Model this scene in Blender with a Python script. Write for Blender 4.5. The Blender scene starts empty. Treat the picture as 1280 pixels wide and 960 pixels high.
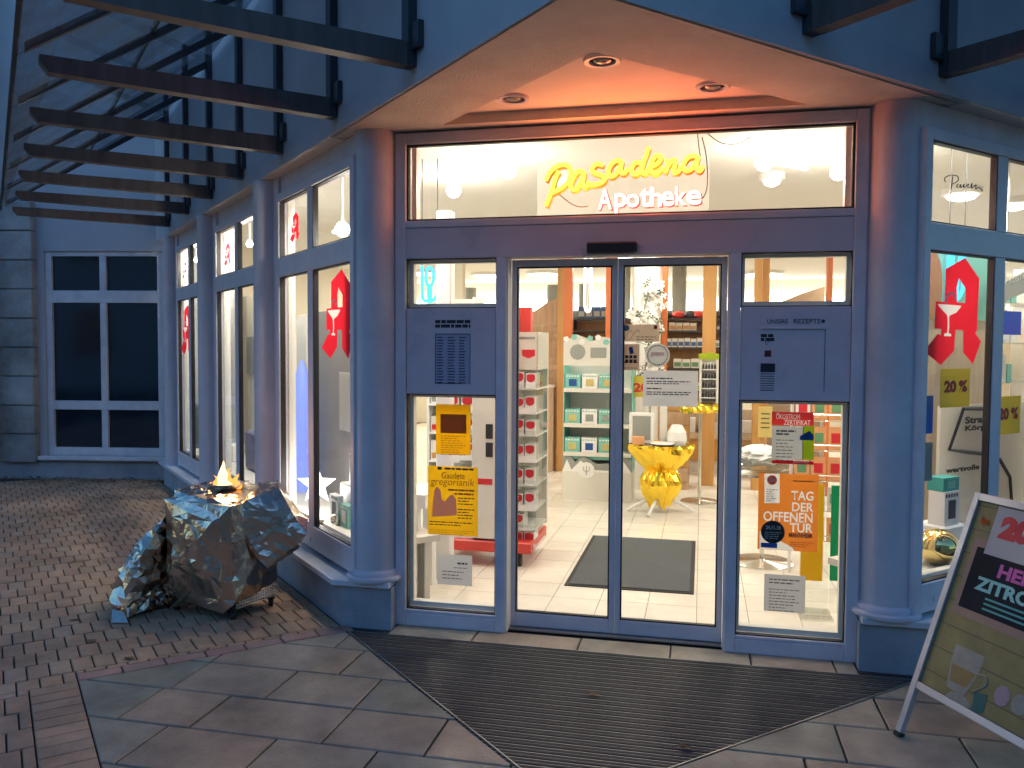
import bpy, bmesh, math, random
import numpy as np
from mathutils import Vector, Matrix, noise
from mathutils.geometry import delaunay_2d_cdt
random.seed(7)
SC = bpy.context.scene
COL = SC.collection
R = math.radians
H = math.sqrt(.5)

# ------------------------------------------------------------------ camera
CX, CY, CZ, FPX = 1.6884, -4.6474, 1.65, 1040.33
YAW, PITCH, ROLL = .2241, -.0439, .0057
_f = np.array([-math.sin(YAW)*math.cos(PITCH), math.cos(YAW)*math.cos(PITCH), math.sin(PITCH)])
_r = np.array([math.cos(YAW), math.sin(YAW), 0.])
_u = np.cross(_r, _f)
CR = _r*math.cos(ROLL)+_u*math.sin(ROLL)
CU = -_r*math.sin(ROLL)+_u*math.cos(ROLL)
CF = _f
CP = np.array([CX, CY, CZ])
cam = bpy.data.cameras.new('camera')
cam.sensor_width = 36; cam.lens = 36*FPX/1280; cam.clip_end = 500; cam.clip_start = .05
camo = bpy.data.objects.new('camera', cam); COL.objects.link(camo)
m = Matrix.Identity(4)
for i in range(3):
    m[i][0] = CR[i]; m[i][1] = CU[i]; m[i][2] = -CF[i]; m[i][3] = CP[i]
camo.matrix_world = m
SC.camera = camo

# ------------------------------------------------------------------ world, sun, exposure
SUN_ROT = 200.0
KE = .25            # lamp scale that goes with the exposure
w = bpy.data.worlds.new('World'); SC.world = w; w.use_nodes = True
nt = w.node_tree; nt.nodes.clear()
sky = nt.nodes.new('ShaderNodeTexSky'); sky.sky_type = 'NISHITA'; sky.sun_disc = False
sky.sun_elevation = R(3.3); sky.sun_rotation = R(SUN_ROT)
sky.air_density = 1.0; sky.dust_density = .3; sky.ozone_density = 4.0
bg = nt.nodes.new('ShaderNodeBackground'); bg.inputs['Strength'].default_value = .15
ow = nt.nodes.new('ShaderNodeOutputWorld')
nt.links.new(sky.outputs[0], bg.inputs[0]); nt.links.new(bg.outputs[0], ow.inputs[0])
sl = bpy.data.lights.new('sun', 'SUN'); sl.energy = .012; sl.angle = R(40); sl.color = (.5, .62, 1)
so = bpy.data.objects.new('sun', sl); COL.objects.link(so)
so.rotation_euler = (R(50), 0, R(-20))
SC.view_settings.view_transform = 'Standard'; SC.view_settings.look = 'None'
SC.view_settings.gamma = 1; SC.view_settings.exposure = 2.18
SC.render.engine = 'CYCLES'
cy = SC.cycles
cy.use_denoising = True
cy.max_bounces = 9; cy.diffuse_bounces = 5; cy.glossy_bounces = 4; cy.transmission_bounces = 6
cy.transparent_max_bounces = 24
cy.caustics_reflective = False; cy.caustics_refractive = False
cy.sample_clamp_indirect = 4; cy.sample_clamp_direct = 0
cy.use_light_tree = True

# ------------------------------------------------------------------ projection helpers (pixel -> place in the scene)
def onplane(px, py, n, d):
    ray = CF+CR*(px-640)/FPX-CU*(py-480)/FPX
    n = np.array(n, float); t = (d-n@CP)/(n@ray)
    return Vector(CP+ray*t)
def at(px, py, Y): return onplane(px, py, (0, 1, 0), Y)
def atz(px, py, z=0): return onplane(px, py, (0, 0, 1), z)
AL, AR = -.3807, -2.8588
XM = 1.22
def Lw(s, o, z): return Vector((AL-s*H-o*H, s*H-o*H, z))      # left wall: s along, o outwards
def Rw(s, o, z): return Vector((-AR+s*H+o*H, s*H-o*H, z))
def Fw(s, o, z): return Vector((s, -o, z))                     # entrance front
def lpx(px, py, o=0):
    p = onplane(px, py, (1, 1, 0), AL-2*o*H); return ((p.y+o*H)/H, p.z)
def rpx(px, py, o=0):
    p = onplane(px, py, (-1, 1, 0), AR-2*o*H); return ((p.y+o*H)/H, p.z)

# ------------------------------------------------------------------ mesh helpers
class MB:
    def __init__(s): s.v = []; s.f = []; s.m = []
    def add(s, vs, fs, mi=0):
        b = len(s.v); s.v += [tuple(v) for v in vs]
        for f in fs: s.f.append(tuple(b+i for i in f)); s.m.append(mi)
        return s
    def hexa(s, p, mi=0):
        return s.add(p, [(0, 3, 2, 1), (4, 5, 6, 7), (0, 1, 5, 4), (1, 2, 6, 5), (2, 3, 7, 6), (3, 0, 4, 7)], mi)
    def box(s, x0, x1, y0, y1, z0, z1, mi=0):
        return s.hexa([(x0,y0,z0),(x1,y0,z0),(x1,y1,z0),(x0,y1,z0),(x0,y0,z1),(x1,y0,z1),(x1,y1,z1),(x0,y1,z1)], mi)
    def fbox(s, F, s0, s1, o0, o1, z0, z1, mi=0):
        return s.hexa([F(s0,o0,z0),F(s1,o0,z0),F(s1,o1,z0),F(s0,o1,z0),F(s0,o0,z1),F(s1,o0,z1),F(s1,o1,z1),F(s0,o1,z1)], mi)
    def obox(s, c, X, Y, Z, mi=0):
        c = Vector(c); X = Vector(X)/2; Y = Vector(Y)/2; Z = Vector(Z)/2
        return s.hexa([c-X-Y-Z, c+X-Y-Z, c+X+Y-Z, c-X+Y-Z, c-X-Y+Z, c+X-Y+Z, c+X+Y+Z, c-X+Y+Z], mi)
    def prism(s, pts, z0, z1, mi=0):
        n = len(pts)
        vs = [(p[0], p[1], z0) for p in pts]+[(p[0], p[1], z1) for p in pts]
        fs = [tuple(range(n-1, -1, -1)), tuple(range(n, 2*n))]+[(i, (i+1) % n, n+(i+1) % n, n+i) for i in range(n)]
        return s.add(vs, fs, mi)
    def slabpoly(s, pts3, thick, mi=0):
        """extrude a 3d polygon by the vector thick"""
        n = len(pts3); t = Vector(thick)
        vs = [Vector(p) for p in pts3]+[Vector(p)+t for p in pts3]
        fs = [tuple(range(n-1, -1, -1)), tuple(range(n, 2*n))]+[(i, (i+1) % n, n+(i+1) % n, n+i) for i in range(n)]
        return s.add(vs, fs, mi)
    def lathe(s, c, prof, n=24, mi=0):
        c = Vector(c); vs = []; fs = []
        for (r, z) in prof:
            for k in range(n):
                a = 2*math.pi*k/n; vs.append(c+Vector((r*math.cos(a), r*math.sin(a), z)))
        for j in range(len(prof)-1):
            for k in range(n):
                k2 = (k+1) % n; fs.append((j*n+k, j*n+k2, (j+1)*n+k2, (j+1)*n+k))
        fs.append(tuple(range(n-1, -1, -1))); fs.append(tuple((len(prof)-1)*n+k for k in range(n)))
        return s.add(vs, fs, mi)
    def tube(s, pts, r, n=8, mi=0, r1=None):
        pts = [Vector(p) for p in pts]; vs = []; fs = []
        prev = None
        for i, p in enumerate(pts):
            t = (pts[min(i+1, len(pts)-1)]-pts[max(i-1, 0)])
            if t.length < 1e-9: t = Vector((0, 0, 1))
            t.normalize()
            if prev is None:
                a = Vector((0, 0, 1)) if abs(t.z) < .9 else Vector((1, 0, 0))
                x = t.cross(a).normalized()
            else:
                x = (prev-t*prev.dot(t)); x = x.normalized() if x.length > 1e-6 else t.orthogonal().normalized()
            prev = x; y = t.cross(x)
            rr = r if r1 is None else r+(r1-r)*i/(len(pts)-1)
            for k in range(n):
                a = 2*math.pi*k/n; vs.append(p+x*(rr*math.cos(a))+y*(rr*math.sin(a)))
        for j in range(len(pts)-1):
            for k in range(n):
                k2 = (k+1) % n; fs.append((j*n+k, j*n+k2, (j+1)*n+k2, (j+1)*n+k))
        fs.append(tuple(range(n-1, -1, -1))); fs.append(tuple((len(pts)-1)*n+k for k in range(n)))
        return s.add(vs, fs, mi)
    def build(s, name, mats, parent=None, smooth=False, bevel=0):
        me = bpy.data.meshes.new(name); me.from_pydata(s.v, [], s.f); me.update()
        if not isinstance(mats, (list, tuple)): mats = [mats]
        for mt in mats: me.materials.append(mt)
        if len(mats) > 1:
            me.polygons.foreach_set('material_index', s.m)
        bm = bmesh.new(); bm.from_mesh(me)
        bmesh.ops.recalc_face_normals(bm, faces=bm.faces)
        if bevel:
            es = [e for e in bm.edges if len(e.link_faces) == 2 and e.calc_face_angle(0) > .6]
            bmesh.ops.bevel(bm, geom=es, offset=bevel, segments=1, affect='EDGES')
        bm.to_mesh(me); bm.free()
        if smooth:
            me.polygons.foreach_set('use_smooth', [True]*len(me.polygons))
            me.set_sharp_from_angle(angle=R(40))
        return link(name, me, parent)
def link(name, me, parent=None):
    o = bpy.data.objects.new(name, me); COL.objects.link(o)
    if parent is not None: o.parent = parent
    return o
def tag(o, label=None, cat=None, group=None, kind=None):
    if label: o['label'] = label
    if cat: o['category'] = cat
    if group: o['group'] = group
    if kind: o['kind'] = kind
    return o
def thing(name, label, cat, group=None):
    o = bpy.data.objects.new(name, None); COL.objects.link(o); o.empty_display_size = .1
    return tag(o, label, cat, group)
def smoothpath(pts, k=5):
    out = []
    n = len(pts)
    for i in range(n-1):
        p0 = pts[max(i-1, 0)]; p1 = pts[i]; p2 = pts[i+1]; p3 = pts[min(i+2, n-1)]
        for j in range(k):
            t = j/k
            out.append(tuple(.5*((2*b)+(-a+c)*t+(2*a-5*b+4*c-d)*t*t+(-a+3*b-3*c+d)*t**3) for a, b, c, d in zip(p0, p1, p2, p3)))
    out.append(tuple(pts[-1])); return out
def frame_matrix(org, X, Y):
    X = Vector(X).normalized(); Y = Vector(Y).normalized(); Z = X.cross(Y)
    mm = Matrix.Identity(4)
    for i in range(3): mm[i][0] = X[i]; mm[i][1] = Y[i]; mm[i][2] = Z[i]; mm[i][3] = org[i]
    return mm
def text(body, size, mat, M, parent=None, name='lettering', bold=0, ext=.0006, shear=0, align='LEFT', width=None, height=None):
    cu = bpy.data.curves.new('t', 'FONT'); cu.body = body; cu.size = size; cu.offset = bold
    cu.extrude = ext; cu.shear = shear; cu.align_x = align; cu.resolution_u = 3
    o = bpy.data.objects.new('t', cu); COL.objects.link(o)
    dg = bpy.context.evaluated_depsgraph_get()
    me = bpy.data.meshes.new_from_object(o.evaluated_get(dg))
    bpy.data.objects.remove(o); bpy.data.curves.remove(cu)
    if len(me.vertices) == 0: return None
    co = np.array([v.co[:] for v in me.vertices])
    if width:
        wd = co[:, 0].max()-co[:, 0].min(); co[:, 0] = (co[:, 0]-co[:, 0].min())*width/wd
    if height:
        hd = co[:, 1].max()-co[:, 1].min(); co[:, 1] = (co[:, 1]-co[:, 1].min())*height/hd
    me.vertices.foreach_set('co', co.ravel()); me.transform(M)
    me.materials.clear(); me.materials.append(mat); me.update()
    return link(name, me, parent)
def curve2d(polys, mat, M, parent=None, name='emblem', ext=.001):
    cu = bpy.data.curves.new('c', 'CURVE'); cu.dimensions = '2D'; cu.fill_mode = 'BOTH'; cu.extrude = ext
    for p in polys:
        sp = cu.splines.new('POLY'); sp.points.add(len(p)-1)
        for i, q in enumerate(p): sp.points[i].co = (q[0], q[1], 0, 1)
        sp.use_cyclic_u = True
    o = bpy.data.objects.new('c', cu); COL.objects.link(o)
    dg = bpy.context.evaluated_depsgraph_get()
    me = bpy.data.meshes.new_from_object(o.evaluated_get(dg))
    bpy.data.objects.remove(o); bpy.data.curves.remove(cu)
    me.transform(M); me.materials.clear(); me.materials.append(mat)
    return link(name, me, parent)

def loops_of(me):
    bm = bmesh.new(); bm.from_mesh(me); bmesh.ops.remove_doubles(bm, verts=bm.verts, dist=1e-6)
    be = [e for e in bm.edges if len(e.link_faces) == 1]; adj = {}
    for e in be:
        for v in e.verts: adj.setdefault(v, []).append(e)
    seen = set(); out = []
    for e in be:
        if e in seen: continue
        lp = []; v = e.verts[0]; cur = e
        while cur not in seen:
            seen.add(cur); lp.append(v.co.copy()); v = cur.other_vert(v)
            nx = [q for q in adj[v] if q not in seen]
            if not nx: break
            cur = nx[0]
        if len(lp) > 2: out.append(lp)
    bm.free(); return out
def fill2d(loops, mat, Mx, name):
    vs = []; es = []
    for lp in loops:
        b0 = len(vs); n = len(lp); vs += [Vector((p[0], p[1])) for p in lp]; es += [(b0+i, b0+(i+1) % n) for i in range(n)]
    ov, oe, of = delaunay_2d_cdt(vs, es, [], 0, 1e-6)[:3]
    A = np.array([vs[a] for a, b in es]); Bq = np.array([vs[b] for a, b in es])
    keep = []
    for f in of:
        c = sum((ov[i] for i in f), Vector((0, 0)))/len(f)
        up = (A[:, 1] > c.y) != (Bq[:, 1] > c.y)
        xs = A[up, 0]+(c.y-A[up, 1])/(Bq[up, 1]-A[up, 1])*(Bq[up, 0]-A[up, 0])
        if int((xs > c.x).sum()) % 2: keep.append(f)
    me = bpy.data.meshes.new(name); me.from_pydata([(v.x, v.y, 0) for v in ov], [], keep); me.transform(Mx); me.materials.append(mat)
    return link(name, me)
def holed(px0, py0, px1, py1, Y, mat, inmat, name, label, texts, polys=(), cat='poster'):
    """printed sheet: the unprinted shapes (lettering, bands) are pieces set into the coloured sheet"""
    a_ = at(px0, py0, Y); b_ = at(px1, py1, Y); x0, z0, x1, z1 = a_.x, b_.z, b_.x, a_.z
    loops = [[(x0, z0), (x1, z0), (x1, z1), (x0, z1)]]
    Mx = frame_matrix((0, Y, 0), (1, 0, 0), (0, 0, 1)); ins = []
    for (s_, pa, pb, yb, yt, bold) in texts:
        p = at(pa, yb, Y); q = at(pb, yt, Y)
        o = text(s_, .1, inmat, frame_matrix((p.x, p.z, 0), (1, 0, 0), (0, 1, 0)), None, bold=bold, ext=0, width=q.x-p.x, height=q.z-p.z)
        loops += [[(v.x, v.y) for v in lp] for lp in loops_of(o.data)]
        o.data.transform(Mx); ins.append(o)
    for pl in polys:
        pts = [(min(max(at(q[0], q[1], Y).x, x0+.001), x1-.001), min(max(at(q[0], q[1], Y).z, z0+.001), z1-.001)) for q in pl]
        loops.append(pts); ins.append(fill2d([pts], inmat, Mx, 'unprinted_area'))
    S = tag(fill2d(loops, mat, Mx, name), label, cat)
    for o in ins: o.parent = S
    return S, x0, x1, z0, z1
# ------------------------------------------------------------------ materials
def newmat(name):
    mt = bpy.data.materials.new(name); mt.use_nodes = True
    return mt, mt.node_tree, mt.node_tree.nodes['Principled BSDF']
def pmat(name, col, rough=.5, metal=0, bump=0, bscale=40, var=0, vscale=3, spec=.5, col2=None, emit=0, ecol=None):
    mt, t, b = newmat(name)
    b.inputs['Base Color'].default_value = (*col, 1); b.inputs['Roughness'].default_value = rough
    b.inputs['Metallic'].default_value = metal; b.inputs['Specular IOR Level'].default_value = spec
    if emit:
        b.inputs['Emission Color'].default_value = (*(ecol or col), 1); b.inputs['Emission Strength'].default_value = emit*KE
    if var or bump:
        tc = t.nodes.new('ShaderNodeTexCoord')
    if var:
        n = t.nodes.new('ShaderNodeTexNoise'); n.inputs['Scale'].default_value = vscale; n.inputs['Detail'].default_value = 8
        n.inputs['Roughness'].default_value = .65
        t.links.new(tc.outputs['Object'], n.inputs['Vector'])
        rp = t.nodes.new('ShaderNodeMapRange'); rp.inputs['From Min'].default_value = .3; rp.inputs['From Max'].default_value = .7
        t.links.new(n.outputs['Fac'], rp.inputs['Value'])
        mx = t.nodes.new('ShaderNodeMix'); mx.data_type = 'RGBA'
        c2 = col2 or tuple(c*(1-var) for c in col)
        mx.inputs['A'].default_value = (*c2, 1); mx.inputs['B'].default_value = (*col, 1)
        t.links.new(rp.outputs['Result'], mx.inputs['Factor']); t.links.new(mx.outputs['Result'], b.inputs['Base Color'])
        r2 = t.nodes.new('ShaderNodeMapRange'); r2.inputs['To Min'].default_value = max(0, rough-.12); r2.inputs['To Max'].default_value = min(1, rough+.12)
        t.links.new(n.outputs['Fac'], r2.inputs['Value']); t.links.new(r2.outputs['Result'], b.inputs['Roughness'])
    if bump:
        n2 = t.nodes.new('ShaderNodeTexNoise'); n2.inputs['Scale'].default_value = bscale; n2.inputs['Detail'].default_value = 6
        t.links.new(tc.outputs['Object'], n2.inputs['Vector'])
        bp = t.nodes.new('ShaderNodeBump'); bp.inputs['Strength'].default_value = bump; bp.inputs['Distance'].default_value = .01
        t.links.new(n2.outputs['Fac'], bp.inputs['Height']); t.links.new(bp.outputs['Normal'], b.inputs['Normal'])
    return mt
def piecemat(name, cols, rough=.6, nscale=9, bump=.35, dirt=.5):
    """stone-like pieces: hue picked per piece, with grain and dirt"""
    mt, t, b = newmat(name)
    oi = t.nodes.new('ShaderNodeObjectInfo'); ge = t.nodes.new('ShaderNodeNewGeometry')
    ad = t.nodes.new('ShaderNodeMath'); ad.operation = 'ADD'
    t.links.new(oi.outputs['Random'], ad.inputs[0]); t.links.new(ge.outputs['Random Per Island'], ad.inputs[1])
    fr = t.nodes.new('ShaderNodeMath'); fr.operation = 'FRACT'; t.links.new(ad.outputs[0], fr.inputs[0])
    cr = t.nodes.new('ShaderNodeValToRGB'); cr.color_ramp.interpolation = 'LINEAR'
    els = cr.color_ramp.elements
    while len(els) < len(cols): els.new(.5)
    for i, c in enumerate(cols): els[i].position = i/(len(cols)-1); els[i].color = (*c, 1)
    t.links.new(fr.outputs[0], cr.inputs[0])
    n = t.nodes.new('ShaderNodeTexNoise'); n.inputs['Scale'].default_value = nscale; n.inputs['Detail'].default_value = 9; n.inputs['Roughness'].default_value = .7
    t.links.new(ge.outputs['Position'], n.inputs['Vector'])
    n3 = t.nodes.new('ShaderNodeTexNoise'); n3.inputs['Scale'].default_value = 1.7; n3.inputs['Detail'].default_value = 6
    t.links.new(ge.outputs['Position'], n3.inputs['Vector'])
    mu = t.nodes.new('ShaderNodeMath'); mu.operation = 'MULTIPLY_ADD'; mu.inputs[1].default_value = .6; 
    t.links.new(n.outputs['Fac'], mu.inputs[0]); t.links.new(n3.outputs['Fac'], mu.inputs[2])
    rp = t.nodes.new('ShaderNodeMapRange'); rp.inputs['From Min'].default_value = .55; rp.inputs['From Max'].default_value = 1.0
    rp.inputs['To Min'].default_value = 1-dirt; rp.inputs['To Max'].default_value = 1.15
    t.links.new(mu.outputs[0], rp.inputs['Value'])
    mx = t.nodes.new('ShaderNodeMix'); mx.data_type = 'RGBA'; mx.blend_type = 'MULTIPLY'; mx.inputs['Factor'].default_value = 1
    t.links.new(cr.outputs['Color'], mx.inputs['A']); t.links.new(rp.outputs['Result'], mx.inputs['B'])
    t.links.new(mx.outputs['Result'], b.inputs['Base Color'])
    r2 = t.nodes.new('ShaderNodeMapRange'); r2.inputs['To Min'].default_value = rough+.2; r2.inputs['To Max'].default_value = rough-.25
    t.links.new(n3.outputs['Fac'], r2.inputs['Value']); t.links.new(r2.outputs['Result'], b.inputs['Roughness'])
    n2 = t.nodes.new('ShaderNodeTexNoise'); n2.inputs['Scale'].default_value = 60; n2.inputs['Detail'].default_value = 8
    t.links.new(ge.outputs['Position'], n2.inputs['Vector'])
    bp = t.nodes.new('ShaderNodeBump'); bp.inputs['Strength'].default_value = bump; bp.inputs['Distance'].default_value = .006
    t.links.new(n2.outputs['Fac'], bp.inputs['Height']); t.links.new(bp.outputs['Normal'], b.inputs['Normal'])
    return mt
def glassmat(name, tint=(.97, .98, .97), refl=.9):
    mt = bpy.data.materials.new(name); mt.use_nodes = True; t = mt.node_tree; t.nodes.clear()
    o = t.nodes.new('ShaderNodeOutputMaterial'); tr = t.nodes.new('ShaderNodeBsdfTransparent'); tr.inputs[0].default_value = (*tint, 1)
    gl = t.nodes.new('ShaderNodeBsdfGlossy'); gl.inputs['Roughness'].default_value = .015
    fr = t.nodes.new('ShaderNodeFresnel'); fr.inputs[0].default_value = 1.45
    mu = t.nodes.new('ShaderNodeMath'); mu.operation = 'MULTIPLY'; mu.inputs[1].default_value = refl
    mx = t.nodes.new('ShaderNodeMixShader')
    ge = t.nodes.new('ShaderNodeNewGeometry'); ib = t.nodes.new('ShaderNodeMath'); ib.operation = 'SUBTRACT'; ib.inputs[0].default_value = 1
    t.links.new(ge.outputs['Backfacing'], ib.inputs[1])      # reflect at the outer face of each sheet only
    m2 = t.nodes.new('ShaderNodeMath'); m2.operation = 'MULTIPLY'
    t.links.new(fr.outputs[0], mu.inputs[0]); t.links.new(mu.outputs[0], m2.inputs[0]); t.links.new(ib.outputs[0], m2.inputs[1]); t.links.new(m2.outputs[0], mx.inputs[0])
    t.links.new(tr.outputs[0], mx.inputs[1]); t.links.new(gl.outputs[0], mx.inputs[2]); t.links.new(mx.outputs[0], o.inputs[0])
    return mt
def papermat(name, col, trans=.5):
    mt = bpy.data.materials.new(name); mt.use_nodes = True; t = mt.node_tree; b = t.nodes['Principled BSDF']
    b.inputs['Base Color'].default_value = (*col, 1); b.inputs['Roughness'].default_value = .55
    tl = t.nodes.new('ShaderNodeBsdfTranslucent'); tl.inputs[0].default_value = (*col, 1)
    mx = t.nodes.new('ShaderNodeMixShader'); mx.inputs[0].default_value = trans
    t.links.new(b.outputs[0], mx.inputs[1]); t.links.new(tl.outputs[0], mx.inputs[2])
    t.links.new(mx.outputs[0], t.nodes['Material Output'].inputs[0])
    return mt
def emat(name, col, st):
    mt = bpy.data.materials.new(name); mt.use_nodes = True; t = mt.node_tree; t.nodes.clear()
    o = t.nodes.new('ShaderNodeOutputMaterial'); e = t.nodes.new('ShaderNodeEmission')
    e.inputs[0].default_value = (*col, 1); e.inputs[1].default_value = st*KE
    t.links.new(e.outputs[0], o.inputs[0]); return mt
def woodmat(name, c1, c2, scale=6, rough=.4):
    mt, t, b = newmat(name)
    tc = t.nodes.new('ShaderNodeTexCoord'); mp = t.nodes.new('ShaderNodeMapping'); mp.inputs['Scale'].default_value = (scale*2, scale*2, scale*.35)
    t.links.new(tc.outputs['Object'], mp.inputs['Vector'])
    n = t.nodes.new('ShaderNodeTexNoise'); n.inputs['Scale'].default_value = 2.2; n.inputs['Detail'].default_value = 8; n.inputs['Distortion'].default_value = .6
    t.links.new(mp.outputs[0], n.inputs['Vector'])
    cr = t.nodes.new('ShaderNodeValToRGB'); cr.color_ramp.elements[0].position = .3; cr.color_ramp.elements[1].position = .7
    cr.color_ramp.elements[0].color = (*c1, 1); cr.color_ramp.elements[1].color = (*c2, 1)
    t.links.new(n.outputs['Fac'], cr.inputs[0]); t.links.new(cr.outputs[0], b.inputs['Base Color'])
    b.inputs['Roughness'].default_value = rough
    return mt
M = {}
M['wall'] = pmat('wall_plaster', (.52, .52, .54), .85, bump=.25, bscale=120, var=.22, vscale=1.2)
M['soffit'] = pmat('soffit_plaster', (.76, .70, .60), .85, bump=.3, bscale=90, var=.28, vscale=2.2)
M['soffit2'] = pmat('soffit_panel', (.78, .72, .62), .75, bump=.1, bscale=60, var=.1, vscale=2)
M['plinth'] = pmat('plinth_render', (.40, .41, .45), .8, bump=.4, bscale=80, var=.35, vscale=3)
M['frame'] = pmat('frame_paint', (.72, .66, .70), .38, bump=.05, bscale=200, var=.2, vscale=5)
M['frame_in'] = pmat('frame_white', (.78, .75, .66), .4, var=.06, vscale=5)
M['panel'] = pmat('metal_panel', (.62, .55, .61), .3, bump=.03, bscale=20, var=.14, vscale=4)
M['sill'] = pmat('sill_metal', (.72, .72, .76), .35, var=.25, vscale=7)
M['column'] = pmat('column_paint', (.62, .59, .64), .5, bump=.1, bscale=60, var=.22, vscale=3)
M['gasket'] = pmat('gasket', (.012, .012, .015), .5)
M['steel'] = pmat('dark_steel', (.045, .047, .055), .5, bump=.15, bscale=60, var=.3, vscale=5)
M['timber'] = woodmat('dark_beam', (.07, .055, .05), (.12, .10, .09), 3, .6)
M['glass'] = glassmat('clear_glass')
M['roofglass'] = pmat('dirty_glass', (.10, .13, .15), .25, var=.5, vscale=4)
M['darkglass'] = pmat('dark_glass', (.014, .020, .036), .04, spec=.9, var=.5, vscale=1.5)
M['stone'] = piecemat('stone_block', [(.30, .30, .29), (.38, .37, .35), (.33, .32, .30)], .75)
M['slab'] = piecemat('slab_stone', [(.29, .27, .195), (.33, .295, .215), (.36, .275, .19), (.39, .285, .195), (.29, .26, .19), (.40, .32, .225)], .5)
M['brick'] = piecemat('paver_brick', [(.42, .265, .16), (.49, .29, .17), (.44, .27, .165), (.52, .315, .185), (.43, .295, .195)], .75)
M['redbrick'] = piecemat('border_brick', [(.40, .22, .175), (.44, .25, .20), (.36, .22, .18)], .7)
M['dirt'] = pmat('joint_dirt', (.035, .032, .028), .95, bump=.5, bscale=150)
M['mat_slat'] = pmat('mat_fibre', (.085, .078, .07), .9, bump=.8, bscale=300, var=.5, vscale=30)
M['alu'] = pmat('aluminium', (.45, .44, .42), .4, metal=.9, var=.15, vscale=20)
M['tile'] = piecemat('floor_tile', [(.70, .65, .56), (.74, .69, .60), (.72, .67, .58)], .38, bump=.04, dirt=.10)
M['grout'] = pmat('grout', (.30, .25, .20), .9)
M['ceil'] = pmat('ceiling_paint', (.82, .80, .75), .8, var=.04, vscale=2)
M['cream'] = pmat('cream_paint', (.74, .68, .56), .7, var=.06, vscale=2)
M['white'] = pmat('white_gloss', (.80, .79, .76), .35)
M['offwhite'] = pmat('off_white', (.70, .67, .60), .5, var=.06, vscale=6)
M['grey'] = pmat('grey_paint', (.30, .31, .28), .6, var=.1, vscale=3)
M['red'] = pmat('red_plastic', (.62, .05, .035), .35)
M['redp'] = pmat('red_print', (.62, .02, .03), .5)
M['orange'] = pmat('orange_lacquer', (.62, .16, .035), .4, var=.12, vscale=3)
M['ochre'] = woodmat('ochre_veneer', (.52, .26, .07), (.62, .33, .10), 3)
M['wood'] = woodmat('pale_wood', (.46, .28, .16), (.58, .38, .23), 5)
M['woodlt'] = woodmat('light_counter', (.55, .42, .29), (.66, .52, .38), 5)
M['mint'] = pmat('mint_print', (.20, .52, .44), .5, var=.1, vscale=9)
M['blue'] = pmat('blue_box', (.05, .13, .32), .45)
M['green'] = pmat('green_box', (.12, .30, .14), .5)
M['dark'] = pmat('dark_shelf', (.05, .045, .04), .5)
M['black'] = pmat('black_ink', (.015, .015, .017), .5)
M['ink'] = pmat('faded_ink', (.07, .065, .065), .6)
M['panelink'] = pmat('panel_ink', (.035, .03, .06), .5)
M['chrome'] = pmat('chrome', (.75, .73, .68), .18, metal=1, var=.1, vscale=8)
M['gold'] = pmat('gold_foil', (.95, .66, .06), .16, metal=1)
M['goldball'] = pmat('gold_ball', (.85, .66, .28), .08, metal=1)
M['foil'] = pmat('rescue_foil', (.70, .565, .45), .2, metal=1, bump=.45, bscale=22, var=.2, vscale=5)
M['carpet'] = pmat('grey_carpet', (.17, .19, .20), .95, bump=1, bscale=400, var=.55, vscale=150)
M['rubber'] = pmat('rubber', (.02, .02, .02), .7)
M['yel'] = papermat('yellow_paper', (.95, .66, .02), .78)
M['yel2'] = papermat('gold_paper', (.92, .68, .05), .78)
M['brownpic'] = papermat('brown_photo', (.50, .26, .06), .6)
M['pinkpic'] = papermat('pink_photo', (.85, .66, .70), .65)
M['paper'] = papermat('white_paper', (.80, .79, .78), .65)
M['paperw'] = papermat('bright_paper', (.84, .82, .76), .55)
M['orangep'] = papermat('orange_paper', (.80, .24, .03), .6)
M['redpp'] = papermat('red_paper', (.70, .04, .04), .6)
M['lime'] = papermat('lime_paper', (.55, .65, .04), .6)
M['yelpale'] = papermat('pale_yellow_paper', (.80, .70, .30), .45)
M['yelsale'] = papermat('sale_paper', (.78, .66, .10), .45)
M['bluep'] = papermat('blue_print', (.06, .18, .55), .55)
M['redvinyl'] = papermat('red_vinyl', (.88, .02, .04), .6)
M['whiteink'] = papermat('white_ink', (.86, .84, .80), .6)
M['teal'] = pmat('teal_print', (.05, .35, .32), .4)
M['peach'] = pmat('peach_board', (.72, .36, .16), .6)
M['curtain'] = pmat('grey_curtain', (.33, .31, .29), .8, var=.15, vscale=6)
def frosted(name, f_):
    mt = bpy.data.materials.new(name); mt.use_nodes = True; t = mt.node_tree; t.nodes.clear()
    o = t.nodes.new('ShaderNodeOutputMaterial'); a_ = t.nodes.new('ShaderNodeBsdfTransparent'); d = t.nodes.new('ShaderNodeBsdfTranslucent'); d.inputs[0].default_value = (.85, .82, .78, 1)
    mx = t.nodes.new('ShaderNodeMixShader'); mx.inputs[0].default_value = f_
    t.links.new(a_.outputs[0], mx.inputs[1]); t.links.new(d.outputs[0], mx.inputs[2]); t.links.new(mx.outputs[0], o.inputs[0]); return mt
M['frost'] = frosted('frosted_acrylic', .24)
M['plastic'] = glassmat('acrylic', (.92, .94, .93), 1)
M['acy'] = papermat('yellow_acrylic', (.85, .60, .02), .6)
M['acg'] = papermat('green_acrylic', (.02, .50, .25), .6)
M['leaf'] = pmat('garland_leaf', (.10, .12, .08), .7)
M['petal'] = pmat('white_petal', (.85, .82, .76), .6)
M['lamp'] = emat('lamp_diffuser', (1, .93, .78), 6)
M['globe'] = emat('lamp_globe', (1, .95, .85), 22)
M['tubewhite'] = emat('white_tube', (1, .93, .85), 6)
M['neony'] = emat('yellow_neon', (1, .74, .10), 1.7)
M['neonw'] = emat('white_neon', (1, .88, .76), 1.7)
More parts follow.
